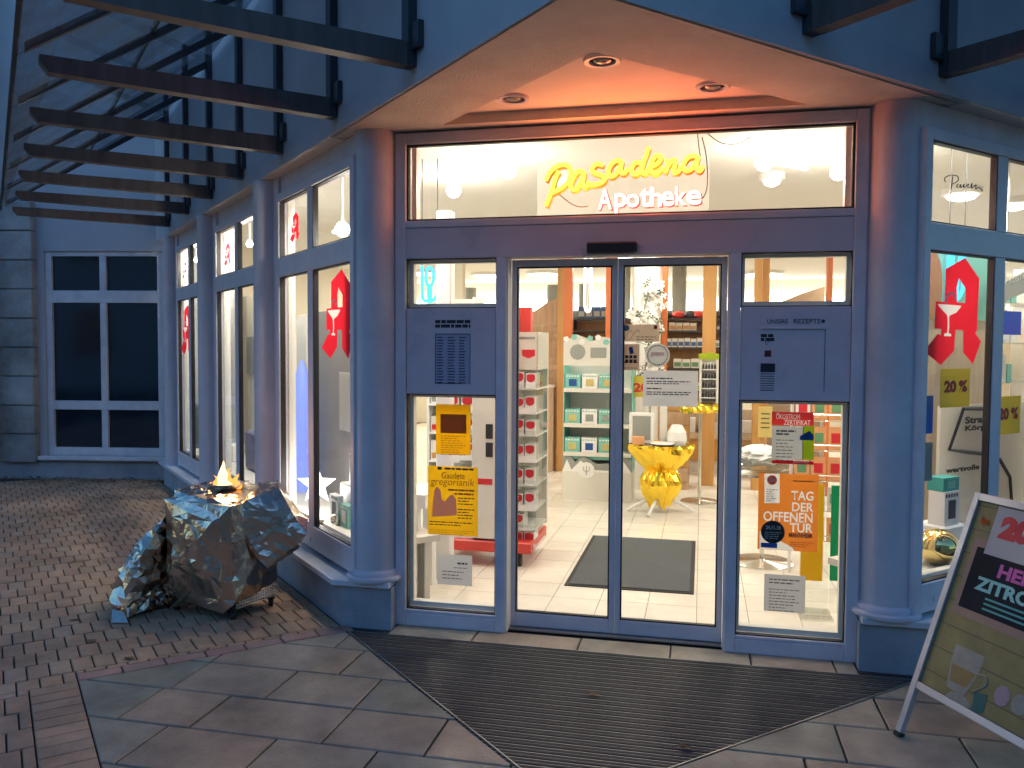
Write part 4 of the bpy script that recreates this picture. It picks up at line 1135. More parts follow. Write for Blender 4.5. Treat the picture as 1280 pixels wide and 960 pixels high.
mp = [(xa, za(590)), (xb, za(590)), (xb, za(574)), (xb-.1, za(568)), (xb-.18, za(578)), ((xa+xb)/2, za(580)), (xa+.22, za(570)), (xa+.14, za(578)), (xa+.06, za(567)), (xa, za(576))]
MB().slabpoly([Vector((p[0], Y+.012, p[1])) for p in mp], (0, .01, 0)).build('mountain_print', M['grey'], ad)
mp2 = [(xa, za(590)), (xb, za(590)), (xb-.1, za(574)), (xb-.2, za(588)), (xa+.3, za(587)), (xa+.2, za(576)), (xa+.1, za(588)), (xa+.05, za(575))]
MB().slabpoly([Vector((p[0], Y+.006, p[1])) for p in mp2], (0, .005, 0)).build('mountain_print', M['white'], ad)
c = at(733, 588, Y-.01); MB().slabpoly([c+Vector((.09*math.cos(k*.524), 0, .09*math.sin(k*.524))) for k in range(12)], (0, .008, 0)).build('round_emblem', M['white'], ad)
for r_ in ([(0, -.05), (0, .05)], [(-.035, .04), (-.03, -.0), (0, -.02), (.03, 0), (.035, .04)]): MB().tube([c+Vector((a_, -.003, b2)) for a_, b2 in r_], .004, 5).build('emblem_print', M['grey'], ad)
for py in (487, 531, 567):
    z = za(py); MB().box(xa+.012, xb-.012, Y+.0, Y+.419, z-.02, z).build('shelf', M['white'], ad); MB().box(xa+.012, xb-.012, Y-.008, Y-.0005, z-.03, z+.015).build('shelf_lip', M['offwhite'], ad)
    x = xa+.02; k = 0
    while x+.17 < xb-.02:
        mt = [M['white'], M['mint']][(k+py) % 2]; hh = .165
        mb = MB().box(x, x+.165, Y+.03, Y+.16, z+.0006, z+hh); mb.box(x+.04, x+.125, Y+.028, Y+.0295, z+.035, z+.11, 1)
        for e_ in range(5): mb.box(x+.008+e_*.031, x+.026+e_*.031, Y+.028, Y+.0295, z+.135, z+.15, 2)
        tag(mb.build('gift_box', [mt, rs.choice([M['grey'], M['yelpale'], M['bluep'], M['ink']]), M['mint'] if mt is M['white'] else M['white']]), 'patterned gift box on the advent display, %s shelf' % {487: 'top', 531: 'middle', 567: 'bottom'}[py], 'box', 'gift boxes on the advent display, %s shelf' % {487: 'top', 531: 'middle', 567: 'bottom'}[py])
        x += .185; k += 1
# gold foil table
def pleats(c, prof, n, seed, amp, jag):
    mb = MB(); vs = []; fs = []
    for j, (r, z) in enumerate(prof):
        for k in range(n):
            a_ = 2*math.pi*k/n
            wv = 1+amp*math.sin(a_*9+seed+j*.5)+amp*.8*noise.noise(Vector((math.cos(a_)*2.5, math.sin(a_)*2.5, z*9+seed)))
            zz = z+(jag*noise.noise(Vector((math.cos(a_)*2, math.sin(a_)*2, seed+7))) if j == len(prof)-1 else .012*noise.noise(Vector((a_*3, z*20, seed))))
            vs.append(Vector(c)+Vector((r*wv*math.cos(a_), r*wv*math.sin(a_), zz)))
    for j in range(len(prof)-1):
        for k in range(n): fs.append((j*n+k, j*n+(k+1) % n, (j+1)*n+(k+1) % n, (j+1)*n+k))
    mb.add(vs, fs); return mb
gt = thing('foil_table', 'round party table wrapped in gold rescue foil, tied at the waist', 'table')
C = Vector((1.30, 3.81, 0))
MB().lathe(C, [(.295, .672), (.295, .694)], 32).build('table_top', M['gold'], gt)
pleats(C, [(.30, .695), (.305, .665), (.285, .61), (.235, .54), (.19, .48), (.15, .435), (.14, .42), (.16, .39), (.185, .34), (.195, .29), (.185, .24), (.17, .19), (.14, .14), (.09, .09)], 72, 2.0, .11, .13).build('foil_cover', M['gold'], gt)
MB().tube([C+Vector((0, 0, .02)), C+Vector((0, 0, .671))], .02, 10).build('pole', M['white'], gt)
for a_ in (.2, 2.3, 4.4, 3.3):
    d = Vector((math.cos(a_), math.sin(a_), 0)); MB().tube([C+d*.03+Vector((0, 0, .16)), C+d*.12+Vector((0, 0, .13)), C+d*.24+Vector((0, 0, .07)), C+d*.33+Vector((0, 0, .0165))], .016, 8).build('leg', M['white'], gt, True)
Yt = 3.75
def tb(px0, px1, py0, py1, Y): a_ = at(px0, py1, Y); b2 = at(px1, py0, Y); return a_.x, b2.x, max(a_.z, .696), b2.z
x0, x1, z0, z1 = tb(786, 818, 516, 557, 3.72)
pf = thing('picture_stand', 'white rounded frame with grey card standing on the gold table', 'picture frame')
MB().box(x0, x1, 3.72, 3.74, .6945, z1).build('frame', M['white'], pf, bevel=.008); MB().box(x0+.035, x1-.035, 3.716, 3.7195, .735, z1-.035).build('card', M['grey'], pf)
x0, x1, z0, z1 = tb(824, 834, 508, 556, 3.80)
tag(MB().box(x0, x1, 3.80, 3.87, .6945, z1).build('gift_bag', M['offwhite'], None, bevel=.01), 'slim pale bag with pink print on the gold table, behind the white pouch', 'bag')
x0, x1, z0, z1 = tb(834, 858, 525, 556, 3.70)
gb = MB().lathe(((x0+x1)/2, 3.72, .6945), [(.085, 0), (.10, .05), (.09, .13), (.05, .2)], 10); tag(gb.build('gift_pouch', M['white']), 'white pouch with blue writing at the right of the gold table', 'pouch')
x0, x1, z0, z1 = tb(790, 800, 545, 558, 3.60)
tag(MB().box(x0, x0+.12, 3.60, 3.64, .6945, .78).build('small_card', M['peach'], None, bevel=.004), 'small peach card at the front of the gold table', 'card')
x0, x1, z0, z1 = tb(806, 850, 550, 560, 3.62)
tag(MB().lathe(((x0+x1)/2, 3.63, .6945), [(.09, 0), (.12, .02), (.115, .03), (.02, .025)], 24).build('plate', M['white'], None, True), 'shallow white plate at the front of the gold table', 'plate')
p = at(842, 533, 3.70)
# slim pedestals
def pedestal(x, y, h, rb, label):
    t = thing('pedestal', label, 'pedestal')
    MB().lathe((x, y, 0), [(rb, .0005), (rb, .008), (rb*.96, .014), (.03, .024), (.02, .03)], 36).build('base', M['chrome'], t, True)
    MB().tube([Vector((x, y, .025)), Vector((x, y, h))], .018, 12).build('pole', M['chrome'], t, True)
    MB().lathe((x, y, h), [(.06, 0), (.19, .008), (.19, .022), (.0, .022)], 28).build('plate', M['chrome'], t, True)
    return t
p = atz(874, 627); hz = at(876, 505, p.y).z
pedestal(p.x, p.y, hz-.03, .20, 'slim steel pedestal with round foot right of the gold table')
tag(pleats((p.x, p.y, 0), [(.02, hz+.015), (.17, hz+.01), (.20, hz-.01), (.215, hz-.05), (.21, hz-.085)], 60, 5, .07, .03).build('foil_cloth', M['gold']), 'gold foil cloth draped over the slim pedestal plate', 'cloth')
x0 = p.x-.02; x1 = p.x+.18
ld = thing('remedy_display', 'white counter display with lime header and rows of brown bottles on the pedestal', 'display')
zt = at(885, 440, p.y).z; zb = hz+.016
MB().box(x0, x1, p.y+.04, p.y+.06, zb, zt-.08).build('back_panel', M['white'], ld)
for x in (x0, x1-.025): MB().box(x, x+.025, p.y-.08, p.y+.0395, zb, zt-.081).build('side_panel', M['offwhite'], ld)
MB().slabpoly([Vector((q[0], p.y-.02, q[1])) for q in ((x0-.01, zt-.08), (x1+.01, zt-.08), (x1+.01, zt-.02), ((x0+x1)/2+.03, zt-.012), ((x0+x1)/2, zt), ((x0+x1)/2-.03, zt-.012), (x0-.01, zt-.02))], (0, .015, 0)).build('header', M['lime'], ld)
OR4 = ['bottom', 'lower middle', 'upper middle', 'top']
for i in range(4):
    z = zb+.06+i*.10; MB().box(x0+.026, x1-.026, p.y-.07, p.y+.0395, z-.01, z).build('shelf', M['white'], ld)
    for k in range(5):
        xx = x0+.042+k*(x1-x0-.08)/4; tag(MB().lathe((xx, p.y-.03, z), [(.012, .0005), (.012, .04), (.006, .047), (.006, .06)], 8).build('remedy_bottle', M['dark']), 'tiny dark bottle on the lime headed display, %s row' % OR4[i], 'bottle', 'bottles on the lime headed display, %s row' % OR4[i])
p = atz(952, 703); h2 = at(955, 590, p.y).z
pedestal(p.x, p.y, h2-.03, .24, 'steel pedestal with wide round foot behind the orange poster')
bw = thing('glass_bowl', 'wide clear bowl of white folded tissues behind the orange poster', 'bowl')
MB().lathe((p.x, p.y, h2-.007), [(.05, 0), (.16, .02), (.26, .08), (.30, .16), (.305, .2), (.295, .2), (.25, .09), (.15, .03), (.04, .012)], 36).build('dish', M['plastic'], bw, True)
def crumpled(c, rx, ry, rz, seed, n=3):
    bm = bmesh.new(); bmesh.ops.create_icosphere(bm, subdivisions=n, radius=1)
    for v in bm.verts:
        d = 1+.28*noise.noise(v.co*2.3+Vector((seed, 0, 0)))+.15*noise.noise(v.co*6+Vector((0, seed, 0)))
        v.co = Vector((v.co.x*rx*d, v.co.y*ry*d, v.co.z*rz*d))+Vector(c)
    me = bpy.data.meshes.new('c'); bm.to_mesh(me); bm.free(); return me
me = crumpled((p.x, p.y, h2+.13), .23, .23, .075, 3.3, 4); me.materials.append(M['white']); tag(link('tissue_pile', me), 'heap of crumpled white tissue in the clear bowl', 'tissue')
cs = thing('card_holder', 'pale yellow tall card on a wire clip above the tissue bowl', 'card')
a_ = at(948, 508, p.y-.05); b2 = at(965, 547, p.y-.05); zb = a_.z
MB().box(a_.x, b2.x, p.y-.05, p.y-.046, b2.z, a_.z).build('card', M['yelpale'], cs); MB().tube([Vector(((a_.x+b2.x)/2, p.y-.044, h2+.1)), Vector(((a_.x+b2.x)/2, p.y-.044, b2.z+.05))], .003, 6).build('wire', M['chrome'], cs)
for k in range(4): MB().box(a_.x+.02, b2.x-.02, p.y-.0515, p.y-.0502, a_.z-.06-k*.035, a_.z-.052-k*.035).build('print', M['ink'], cs)
# acrylic leaflet stand behind the right side light
ac = thing('acrylic_stand', 'clear acrylic floor stand with yellow and green sheets behind the right pane', 'stand')
xa = at(1000, 700, .75).x; xb = at(1040, 700, .75).x
zt = at(1015, 600, .75).z
MB().box(xa, xb, .62, .86, .0005, .012).build('foot', M['plastic'], ac)
MB().box(xa, xb-.02, .74, .75, .0125, zt).build('clear_sheet', M['plastic'], ac)
MB().box(xa+.0, xa+.13, .725, .731, .22, zt-.02).build('yellow_sheet', M['acy'], ac)
MB().box(xb-.01, xb+.05, .755, .765, .22, zt-.03).build('green_sheet', M['acg'], ac); MB().box(xb-.012, xb+.052, .766, .772, .0125, zt).build('clear_sheet', M['plastic'], ac)
# wire rack of cards at the right, behind the side light
wr = thing('card_rack', 'white wire rack of greeting cards behind the right side light', 'rack')
xa = at(990, 560, 1.7).x; xb = at(1056, 560, 1.7).x
for x in (xa, (xa+xb)/2+.03, xb): MB().tube([Vector((x, 1.75, 0)), Vector((x, 1.75, 1.75))], .012, 8).build('upright', M['white'], wr)
for i in range(7):
    z = .25+i*.22
    MB().tube([Vector((xa, 1.72, z)), Vector((xb, 1.72, z))], .005, 6).build('rail', M['chrome'], wr); MB().tube([Vector((xa, 1.66, z+.05)), Vector((xb, 1.66, z+.05))], .004, 6).build('rail', M['chrome'], wr)
    for x in (xa, xb): MB().tube([Vector((x, 1.66, z+.05)), Vector((x, 1.72, z)), Vector((x, 1.75, z))], .004, 6).build('hook', M['chrome'], wr)
    for k in range(3):
        x = xa+.02+k*(xb-xa-.02)/3
        mb = MB().obox(Vector((x+.05, 1.695, z+.095)), (.10, 0, 0), (0, .003, 0), (0, .02, .17)); mb.obox(Vector((x+.05, 1.693+.0, z+.10)), (.06, 0, 0), (0, .0035, 0), (0, .008, .07), 1)
        tag(mb.build('greeting_card', [rs.choice([M['offwhite'], M['white'], M['peach']]), rs.choice([M['redp'], M['grey'], M['pinkpic'], M['green']])]), '%s greeting card, %s row of the wire rack behind the right pane' % (['left', 'middle', 'right'][k], ['lowest', 'second lowest', 'third lowest', 'middle', 'third highest', 'second highest', 'topmost'][i]), 'card', 'greeting cards on the wire rack')
# garland round the white column
gl = thing('flower_garland', 'white blossom garland curling round the white column', 'garland')
gp = [(813, 352), (822, 358), (828, 368), (828, 378), (810, 360), (808, 375), (804, 390), (786, 392), (795, 396), (806, 394), (815, 396), (822, 405), (826, 412), (800, 410), (790, 425), (812, 432), (806, 462), (796, 472), (812, 470), (820, 465), (788, 460), (816, 455), (826, 462)]
for i, (px, py) in enumerate(gp):
    for j in range(5):
        c = at(px+rs.uniform(-5, 5), py+rs.uniform(-5, 5), 5.02+rs.uniform(-.03, .05))
        mb = MB(); r_ = rs.uniform(.02, .035); a0 = rs.uniform(0, 6)
        for k in range(4):
            aa = a0+k*1.57; d = Vector((math.cos(aa), rs.uniform(-.4, .4), math.sin(aa))); e_ = Vector((-math.sin(aa), 0, math.cos(aa)))
            mb.add([c, c+d*r_+e_*r_*.5, c+d*r_*1.5, c+d*r_-e_*r_*.5], [(0, 1, 2, 3)])
        mb.build('blossom' if (i+j) % 3 else 'leaf', M['petal'] if (i+j) % 3 else M['leaf'], gl)
MB().tube([at(px, py, 5.06) for px, py in gp], .005, 5).build('stem', M['leaf'], gl)
# sale sign and drawers behind the right door leaf
ss = thing('sale_sign', 'pale yellow sale sign partly hidden by the notice on the right door', 'sign')
a_ = at(789, 470, 4.4); b2 = at(836, 497, 4.4); MB().box(a_.x, b2.x, 4.4, 4.41, b2.z, a_.z).build('sheet', M['yelsale'], ss)
text('20 %', .16, M['redp'], frame_matrix(at(792, 490, 4.395), (1, 0, 0), (0, 0, 1)), ss, bold=.006, width=.30, height=.10)
MB().tube([Vector(((a_.x+b2.x)/2, 4.415, 0)), Vector(((a_.x+b2.x)/2, 4.415, b2.z+.02))], .012, 8).build('stand', M['chrome'], ss)
MB().lathe(((a_.x+b2.x)/2, 4.415, 0), [(.12, .0005), (.12, .012), (.01, .016)], 20).build('foot', M['chrome'], ss)
dw = thing('drawer_cabinet', 'orange brown drawer cabinet behind the gold table', 'cabinet')
xa = at(778, 530, 5.2).x; xb = at(862, 530, 5.2).x
MB().box(xa, xb, 5.22, 5.6, 0, at(800, 497, 5.2).z).build('carcass', M['wood'], dw)
for i in range(6):
    z0 = .1+i*.165; MB().box(xa+.01, xb-.01, 5.2, 5.2195, z0, z0+.155).build('drawer_front', M['ochre'] if i % 2 else M['wood'], dw)

# ================================================================== POSTERS AND STICKERS ON THE GLASS
def sheet(px0, py0, px1, py1, mat, name, label, cat='poster', Y=.0105, parent=None):
    a_ = at(px0, py0, Y); b2 = at(px1, py1, Y)
    o = MB().box(a_.x, b2.x, Y, Y+.0012, b2.z, a_.z).build(name, mat, parent)
    if parent is None: tag(o, label, cat)
    return o, a_.x, b2.x, b2.z, a_.z
def pt(o, x0, z0, x1, z1, mat, name='print', Y=.0105, k=1):
    return MB().box(x0, x1, Y-.0006*k, Y-.0006*k+.0005, z0, z1).build(name, mat, o)
def lines(o, x0, x1, ztop, n, pitch, h_, mat, Y=.0105, seed=1, name='text_line'):
    r_ = random.Random(seed)
    for i in range(n):
        z = ztop-i*pitch; x = x0; xe = x0+(x1-x0)*(r_.uniform(.55, 1) if i % 4 else 1)
        mb = MB()
        while x < xe:
            wv = min(r_.uniform(.010, .035)*(h_/.006)**.5, xe-x)
            if wv > .002: mb.box(x, x+wv, Y-.0006, Y-.0001, z-h_, z)
            x += wv+.005
        if mb.v: mb.build(name, mat, o)
def ptext(o, s, px0, py_base, px1, py_top, mat, Y=.0105, bold=.01, shear=0):
    a_ = at(px0, py_base, Y-.0008); b2 = at(px1, py_top, Y-.0008)
    return text(s, .1, mat, frame_matrix((a_.x, Y-.0009, a_.z), (1, 0, 0), (0, 0, 1)), o, bold=bold, ext=.0003, shear=shear, width=b2.x-a_.x, height=b2.z-a_.z)
# left pane
o, x0, x1, z0, z1 = sheet(545, 505, 588, 569, M['yel'], 'poster', 'bright yellow poster with brown photo, above the larger concert poster')
pt(o, x0+.028, z1-.17, x1-.025, z1-.058, M['brownpic'], 'photo'); lines(o, x0+.03, x1-.03, z1-.185, 9, .0135, .004, M['brownpic'], seed=3)
o, x0, x1, z0, z1 = sheet(535, 582, 597, 671, M['yel2'], 'poster', 'mustard yellow concert poster with pink church picture on the left pane')
ptext(o, 'Gaudete', 552, 598, 581, 591, M['brownpic'], bold=.001); ptext(o, 'gregorianik', 538, 608.5, 593, 599, M['brownpic'], bold=.0, shear=.15)
for (pa, pb, py) in ((560, 593, 611), (568, 592, 616), (556, 592, 584.5)):
    a_ = at(pa, py, .0105); b2 = at(pb, py, .0105); lines(o, a_.x, b2.x, a_.z, 1, .02, .011, M['brownpic'] if py > 600 else M['black'], seed=pa)
mb = MB(); cx = at(555, 630, .0105)
pc = [(540, 646), (541, 628), (543, 612), (547, 608), (551, 614), (552, 624), (556, 627), (560, 622), (565, 618), (570, 624), (571, 644)]
MB().slabpoly([Vector((at(q[0], q[1], .0105).x, .0099, at(q[0], q[1], .0105).z)) for q in pc], (0, .0004, 0)).build('picture', M['pinkpic'], o)
for (px, py, n) in ((572, 622, 3), (572, 636, 4)):
    a_ = at(px, py, .0105); lines(o, a_.x, x1-.02, a_.z, n, .017, .006, M['black'], seed=px)
a_ = at(537, 651, .0105); lines(o, a_.x, x1-.03, a_.z, 2, .016, .006, M['black'], seed=9); lines(o, a_.x, x1-.02, a_.z-.05, 3, .012, .003, M['brownpic'], seed=11)
MB().box(at(547, 587, .0105).x, at(552, 587, .0105).x, .0098, .0103, at(550, 587, .0105).z, at(550, 583.5, .0105).z).build('crest', M['black'], o)
o, x0, x1, z0, z1 = sheet(547, 692, 590, 733, M['paper'], 'notice', 'small white notice taped low on the left pane', 'notice')
lines(o, x1-.09, x1-.03, z1-.045, 1, .02, .011, M['ink'], seed=4); lines(o, x1-.11, x1-.03, z1-.075, 1, .02, .004, M['ink'], seed=5); lines(o, x0+.03, x1-.05, z1-.10, 3, .02, .005, M['ink'], seed=6)
# right pane
o, x0, x1, z0, z1 = sheet(965, 532.5, 1003.5, 575, M['paperw'], 'poster', 'red and white certificate with lime strip above the orange poster')
hd_, _, _, _, z1 = holed(965, 514.5, 1017, 532.4, .0111, M['redpp'], M['whiteink'], 'red_header', None, [('OKOSTROM', 970, 1000, 523.6, 518, .0), ('ZERTIFIKAT', 980, 1013, 530.8, 525.5, .0)], [[(971, 517.3), (971, 516), (972.1, 516), (972.1, 517.3)], [(973, 517.3), (973, 516), (974.1, 516), (974.1, 517.3)]], cat=None); hd_.parent = o
x1 = at(1017, 550, .0105).x; sheet(965, 575.1, 1017, 581, M['redpp'], 'red_footer', None, None, parent=o); sheet(1003.6, 532.5, 1017, 575, M['lime'], 'lime_strip', None, None, parent=o); z0 = at(990, 581, .0105).z
MB().slabpoly([Vector((x1-.07+q[0]*.07, .0094, z0+.135+q[1]*.05)) for q in ((0, 0), (1, 0), (1, .5), (.7, 1), (.35, .7), (0, .4))], (0, .0004, 0)).build('picture', M['bluep'], o)
lines(o, x0+.022, x1-.09, z1-.098, 2, .017, .009, M['ink'], seed=21); lines(o, x0+.022, x1-.10, z1-.15, 7, .018, .004, M['ink'], seed=22); pt(o, x1-.10, z0+.012, x1-.02, z0+.022, M['whiteink'], k=2)
o, x0, x1, z0, z1 = holed(948.5, 591, 1021.5, 690.5, .0108, M['orangep'], M['whiteink'], 'poster', 'large orange open day poster with white capitals on the right pane',
    [('TAG', 989, 1017, 625, 614.5, .002), ('DER', 990, 1017, 639, 629, .002), ('OFFENEN', 954, 1016, 651, 641.5, .002), ('TUR', 987, 1016, 665, 655, .002)],
    [[(949.2, 689.6), (949.6, 664), (955, 663), (962, 668), (975, 676), (990, 684), (993, 689.6)], [(955.5, 592), (974.5, 592), (974.5, 629), (955.5, 629)], [(999, 654), (999, 652), (1001, 652), (1001, 654)], [(1003, 654), (1003, 652), (1005, 652), (1005, 654)]])
a_ = at(955.5, 591, .0105); b2 = at(974.5, 629, .0105)
c = at(965, 600, .0105); MB().slabpoly([Vector((c.x+.026*math.cos(k*.35), .0094, c.z+.026*math.sin(k*.35))) for k in range(18)], (0, .0004, 0)).build('round_logo', M['orangep'], o)
ptext(o, '>', 961, 604, 969, 596, M['whiteink'], Y=.0094)
lines(o, a_.x+.012, b2.x-.012, c.z-.05, 6, .012, .004, M['grey'], Y=.0099, seed=31)
ptext(o, 'MANNHEIM', 986, 671.5, 1015, 667, M['ink'], bold=.004)
c = at(966, 665, .0105); MB().slabpoly([Vector((c.x+.062*math.cos(k*.262), .0092, c.z+.062*math.sin(k*.262))) for k in range(24)], (0, .0004, 0)).build('black_disc', M['black'], o)
ptext(o, '24.11.18', 957, 661.5, 976, 657.5, M['whiteink'], Y=.0094, bold=.004); lines(o, c.x-.042, c.x+.045, c.z-.0, 4, .011, .004, M['whiteink'], Y=.0094, seed=33)
a_ = at(951, 684, .0105); pt(o, a_.x, a_.z, a_.x+.085, a_.z+.026, M['bluep'], 'blue_tag', k=2); lines(o, x1-.14, x1-.02, z0+.05, 3, .012, .003, M['redp'], seed=37)
lines(o, x1-.13, x1-.02, z1-.033, 1, .02, .007, M['brownpic'], seed=35)
o, x0, x1, z0, z1 = sheet(955.5, 717, 1006, 767, M['paper'], 'notice', 'white typed notice low on the right pane below the orange poster', 'notice')
lines(o, x0+.025, x1-.03, z1-.025, 2, .018, .006, M['ink'], seed=41); lines(o, x0+.025, x1-.03, z1-.08, 8, .0165, .004, M['ink'], seed=42)
# right door leaf
YD = .0945
o, x0, x1, z0, z1 = sheet(804, 463, 872, 509, M['paper'], 'notice', 'grey typed notice in the middle of the right sliding door', 'notice', Y=YD)
lines(o, x0+.02, x1-.14, z1-.04, 1, .02, .007, M['ink'], Y=YD, seed=51); lines(o, x0+.02, x1-.04, z1-.058, 2, .012, .006, M['ink'], Y=YD, seed=52); lines(o, x0+.02, x1-.20, z1-.098, 1, .02, .007, M['ink'], Y=YD, seed=53); lines(o, x0+.02, x1-.04, z1-.118, 2, .012, .006, M['ink'], Y=YD, seed=54)
o, x0, x1, z0, z1 = sheet(778, 405.5, 824, 427, papermat('beige_sheet', (.74, .64, .52), .6), 'sticker', 'beige certificate sheet at the top left of the right sliding door', 'sticker', Y=YD)
lines(o, x0+.08, x1-.02, z0+.028, 2, .014, .004, M['ink'], Y=YD, seed=61); c = at(783, 410, YD); MB().slabpoly([Vector((c.x+.018*math.cos(k*.5), YD-.0008, c.z+.018*math.sin(k*.5))) for k in range(12)], (0, .0004, 0)).build('round_seal', M['grey'], o); pt(o, x1-.03, z1-.026, x1-.012, z1-.006, M['redp'], Y=YD)
for q in ([(780, 425), (785, 416), (789, 413), (790, 416)], [(787, 425), (793, 416), (798, 412), (799, 416)]): MB().tube([at(a_, b2, YD-.001) for a_, b2 in smoothpath(q, 3)], .0012, 5).build('flourish', M['ink'], o)
o, x0, x1, z0, z1 = sheet(778, 430, 799, 463, papermat('tan_sticker', (.66, .55, .44), .6), 'sticker', 'tan sticker with blue phone and dark app squares on the right sliding door', 'sticker', Y=YD)
c = at(789, 438, YD); MB().obox(Vector((c.x, YD-.0006, c.z)), (.022, 0, .006), (0, .0005, 0), (-.009, 0, .038)).build('phone_print', M['bluep'], o)
for i in range(3):
    for j in range(2):
        a_ = at(781.5+i*5.2, 444+j*5.2, YD); MB().box(a_.x, a_.x+.018, YD-.0006, YD-.0001, a_.z-.018, a_.z).build('app_square', M['black'], o)
lines(o, x0+.012, x1-.012, z0+.048, 1, .02, .007, M['black'], Y=YD, seed=65); lines(o, x0+.012, x1-.012, z0+.015, 1, .02, .004, M['ink'], Y=YD, seed=66)
c = at(822, 444, YD); o = tag(MB().slabpoly([Vector((c.x+.068*math.cos(k*.2244), YD, c.z+.068*math.sin(k*.2244))) for k in range(28)], (0, .0012, 0)).build('sticker', M['paperw']), 'round white sticker with pink ring beside the tan one on the right door', 'sticker')
mb = MB()
for k in range(28):
    a_ = k*.2244; mb.box(c.x+.055*math.cos(a_)-.004, c.x+.055*math.cos(a_)+.004, YD-.0006, YD-.0001, c.z+.055*math.sin(a_)-.004, c.z+.055*math.sin(a_)+.004)
mb.build('ring_print', M['grey'], o); text('payu', .1, M['pinkpic'], frame_matrix((c.x-.035, YD-.0009, c.z-.012), (1, 0, 0), (0, 0, 1)), o, bold=.004, ext=.0003, width=.07, height=.03)
# print on the two metal panels
YP = -.0262
def panel_text(s_, pa, pb, yb, yt, par, mat=M['panelink'], bold=.004):
    a_ = at(pa, yb, YP); b2 = at(pb, yt, YP)
    return text(s_, .1, mat, frame_matrix((a_.x, YP-.0005, a_.z), (1, 0, 0), (0, 0, 1)), par, bold=bold, ext=.0003, width=b2.x-a_.x, height=b2.z-a_.z)
nb = tag(MB().box(*[at(544, 400, YP).x, at(588, 400, YP).x], YP-.001, YP-.0001, at(566, 480, YP).z, at(566, 417, YP).z).build('opening_hours', pmat('hours_plate', (.34, .34, .46), .4)), 'dark opening hours table printed on the left metal panel', 'notice')
x0 = at(544, 400, YP).x; x1 = at(588, 400, YP).x; zt = at(566, 417, YP).z; zb = at(566, 480, YP).z
for (a_, b2, c2, d2) in ((x0, x1, zt-.005, zt), (x0, x0+.005, zb, zt), (x1-.003, x1, zb, zt), (x0, x1-.05, zb, zb+.005)): MB().box(a_, b2, YP-.0016, YP-.0011, c2, d2).build('border_print', M['panelink'], nb)
for i in range(17):
    z = zt-.02-i*.0163
    for (u0, u1) in ((.06, .24), (.36, .58), (.68, .88)):
        MB().box(x0+(x1-x0)*u0, x0+(x1-x0)*(u0+(u1-u0)*rs.uniform(.7, 1)), YP-.0016, YP-.0011, z-.006, z).build('text_line', M['panelink'], nb)
for py in (400, 405.5):
    a_ = at(544, py, YP); lines(nb, x0, x1, a_.z, 1, .02, .019, M['black'], Y=YP, seed=py)
rbx = thing('letter_slot', 'prescription drop slot with heading, black window and ribbed lines on the right metal panel', 'letter slot')
panel_text('UNSERE', 959, 985, 404.5, 399, rbx, bold=.001); panel_text('REZEPTE', 992, 1026, 404.5, 398.5, rbx, bold=.001)
c = at(1029, 401.5, YP); MB().slabpoly([Vector((c.x+.01*math.cos(k*.63), YP-.0007, c.z+.01*math.sin(k*.63))) for k in range(10)], (0, .0005, 0)).build('heart_print', M['panelink'], rbx)
a_ = at(951.5, 409.5, YP); b2 = at(1032, 409, YP); MB().box(a_.x, b2.x, YP-.012, YP-.0001, a_.z-.006, a_.z+.004).build('slot_lip', M['frame'], rbx)
dx0, dx1, dz0 = a_.x-.0, b2.x, at(990, 488, YP).z
for (p_, q_, r_, s_) in ((dx1-.003, dx1, dz0, a_.z-.01),): MB().box(p_, q_, YP-.001, YP-.0001, r_, s_).build('door_seam', M['panelink'], rbx)
for py in (417.5, 422.3):
    a_ = at(951, py, YP); lines(rbx, a_.x, at(968, py, YP).x, a_.z, 1, .02, .017, M['black'], Y=YP, seed=py)
c = at(959, 428, YP); MB().tube([Vector((c.x+.009*math.cos(k*.63), YP-.001, c.z+.012*math.sin(k*.63))) for k in range(9)], .0016, 5).build('hook_print', M['black'], rbx)
a_ = at(955.5, 446, YP); MB().box(a_.x, a_.x+.034, YP-.0012, YP-.0001, a_.z, a_.z+.034).build('red_square', pmat('dark_red', (.10, .01, .02), .4), rbx)
a_ = at(950.5, 465, YP); MB().box(a_.x, a_.x+.074, YP-.003, YP-.0001, a_.z, a_.z+.046).build('black_window', M['gasket'], rbx)
for k in range(8): MB().box(a_.x, a_.x+.072, YP-.0012, YP-.0001, a_.z-.012-k*.0125, a_.z-.008-k*.0125).build('rib', M['panelink'], rbx)
a_ = at(980, 474, YP); MB().tube([Vector((a_.x, YP-.004, a_.z)), Vector((a_.x, YP-.004, a_.z+.05))], .004, 6).build('handle', M['panel'], rbx)

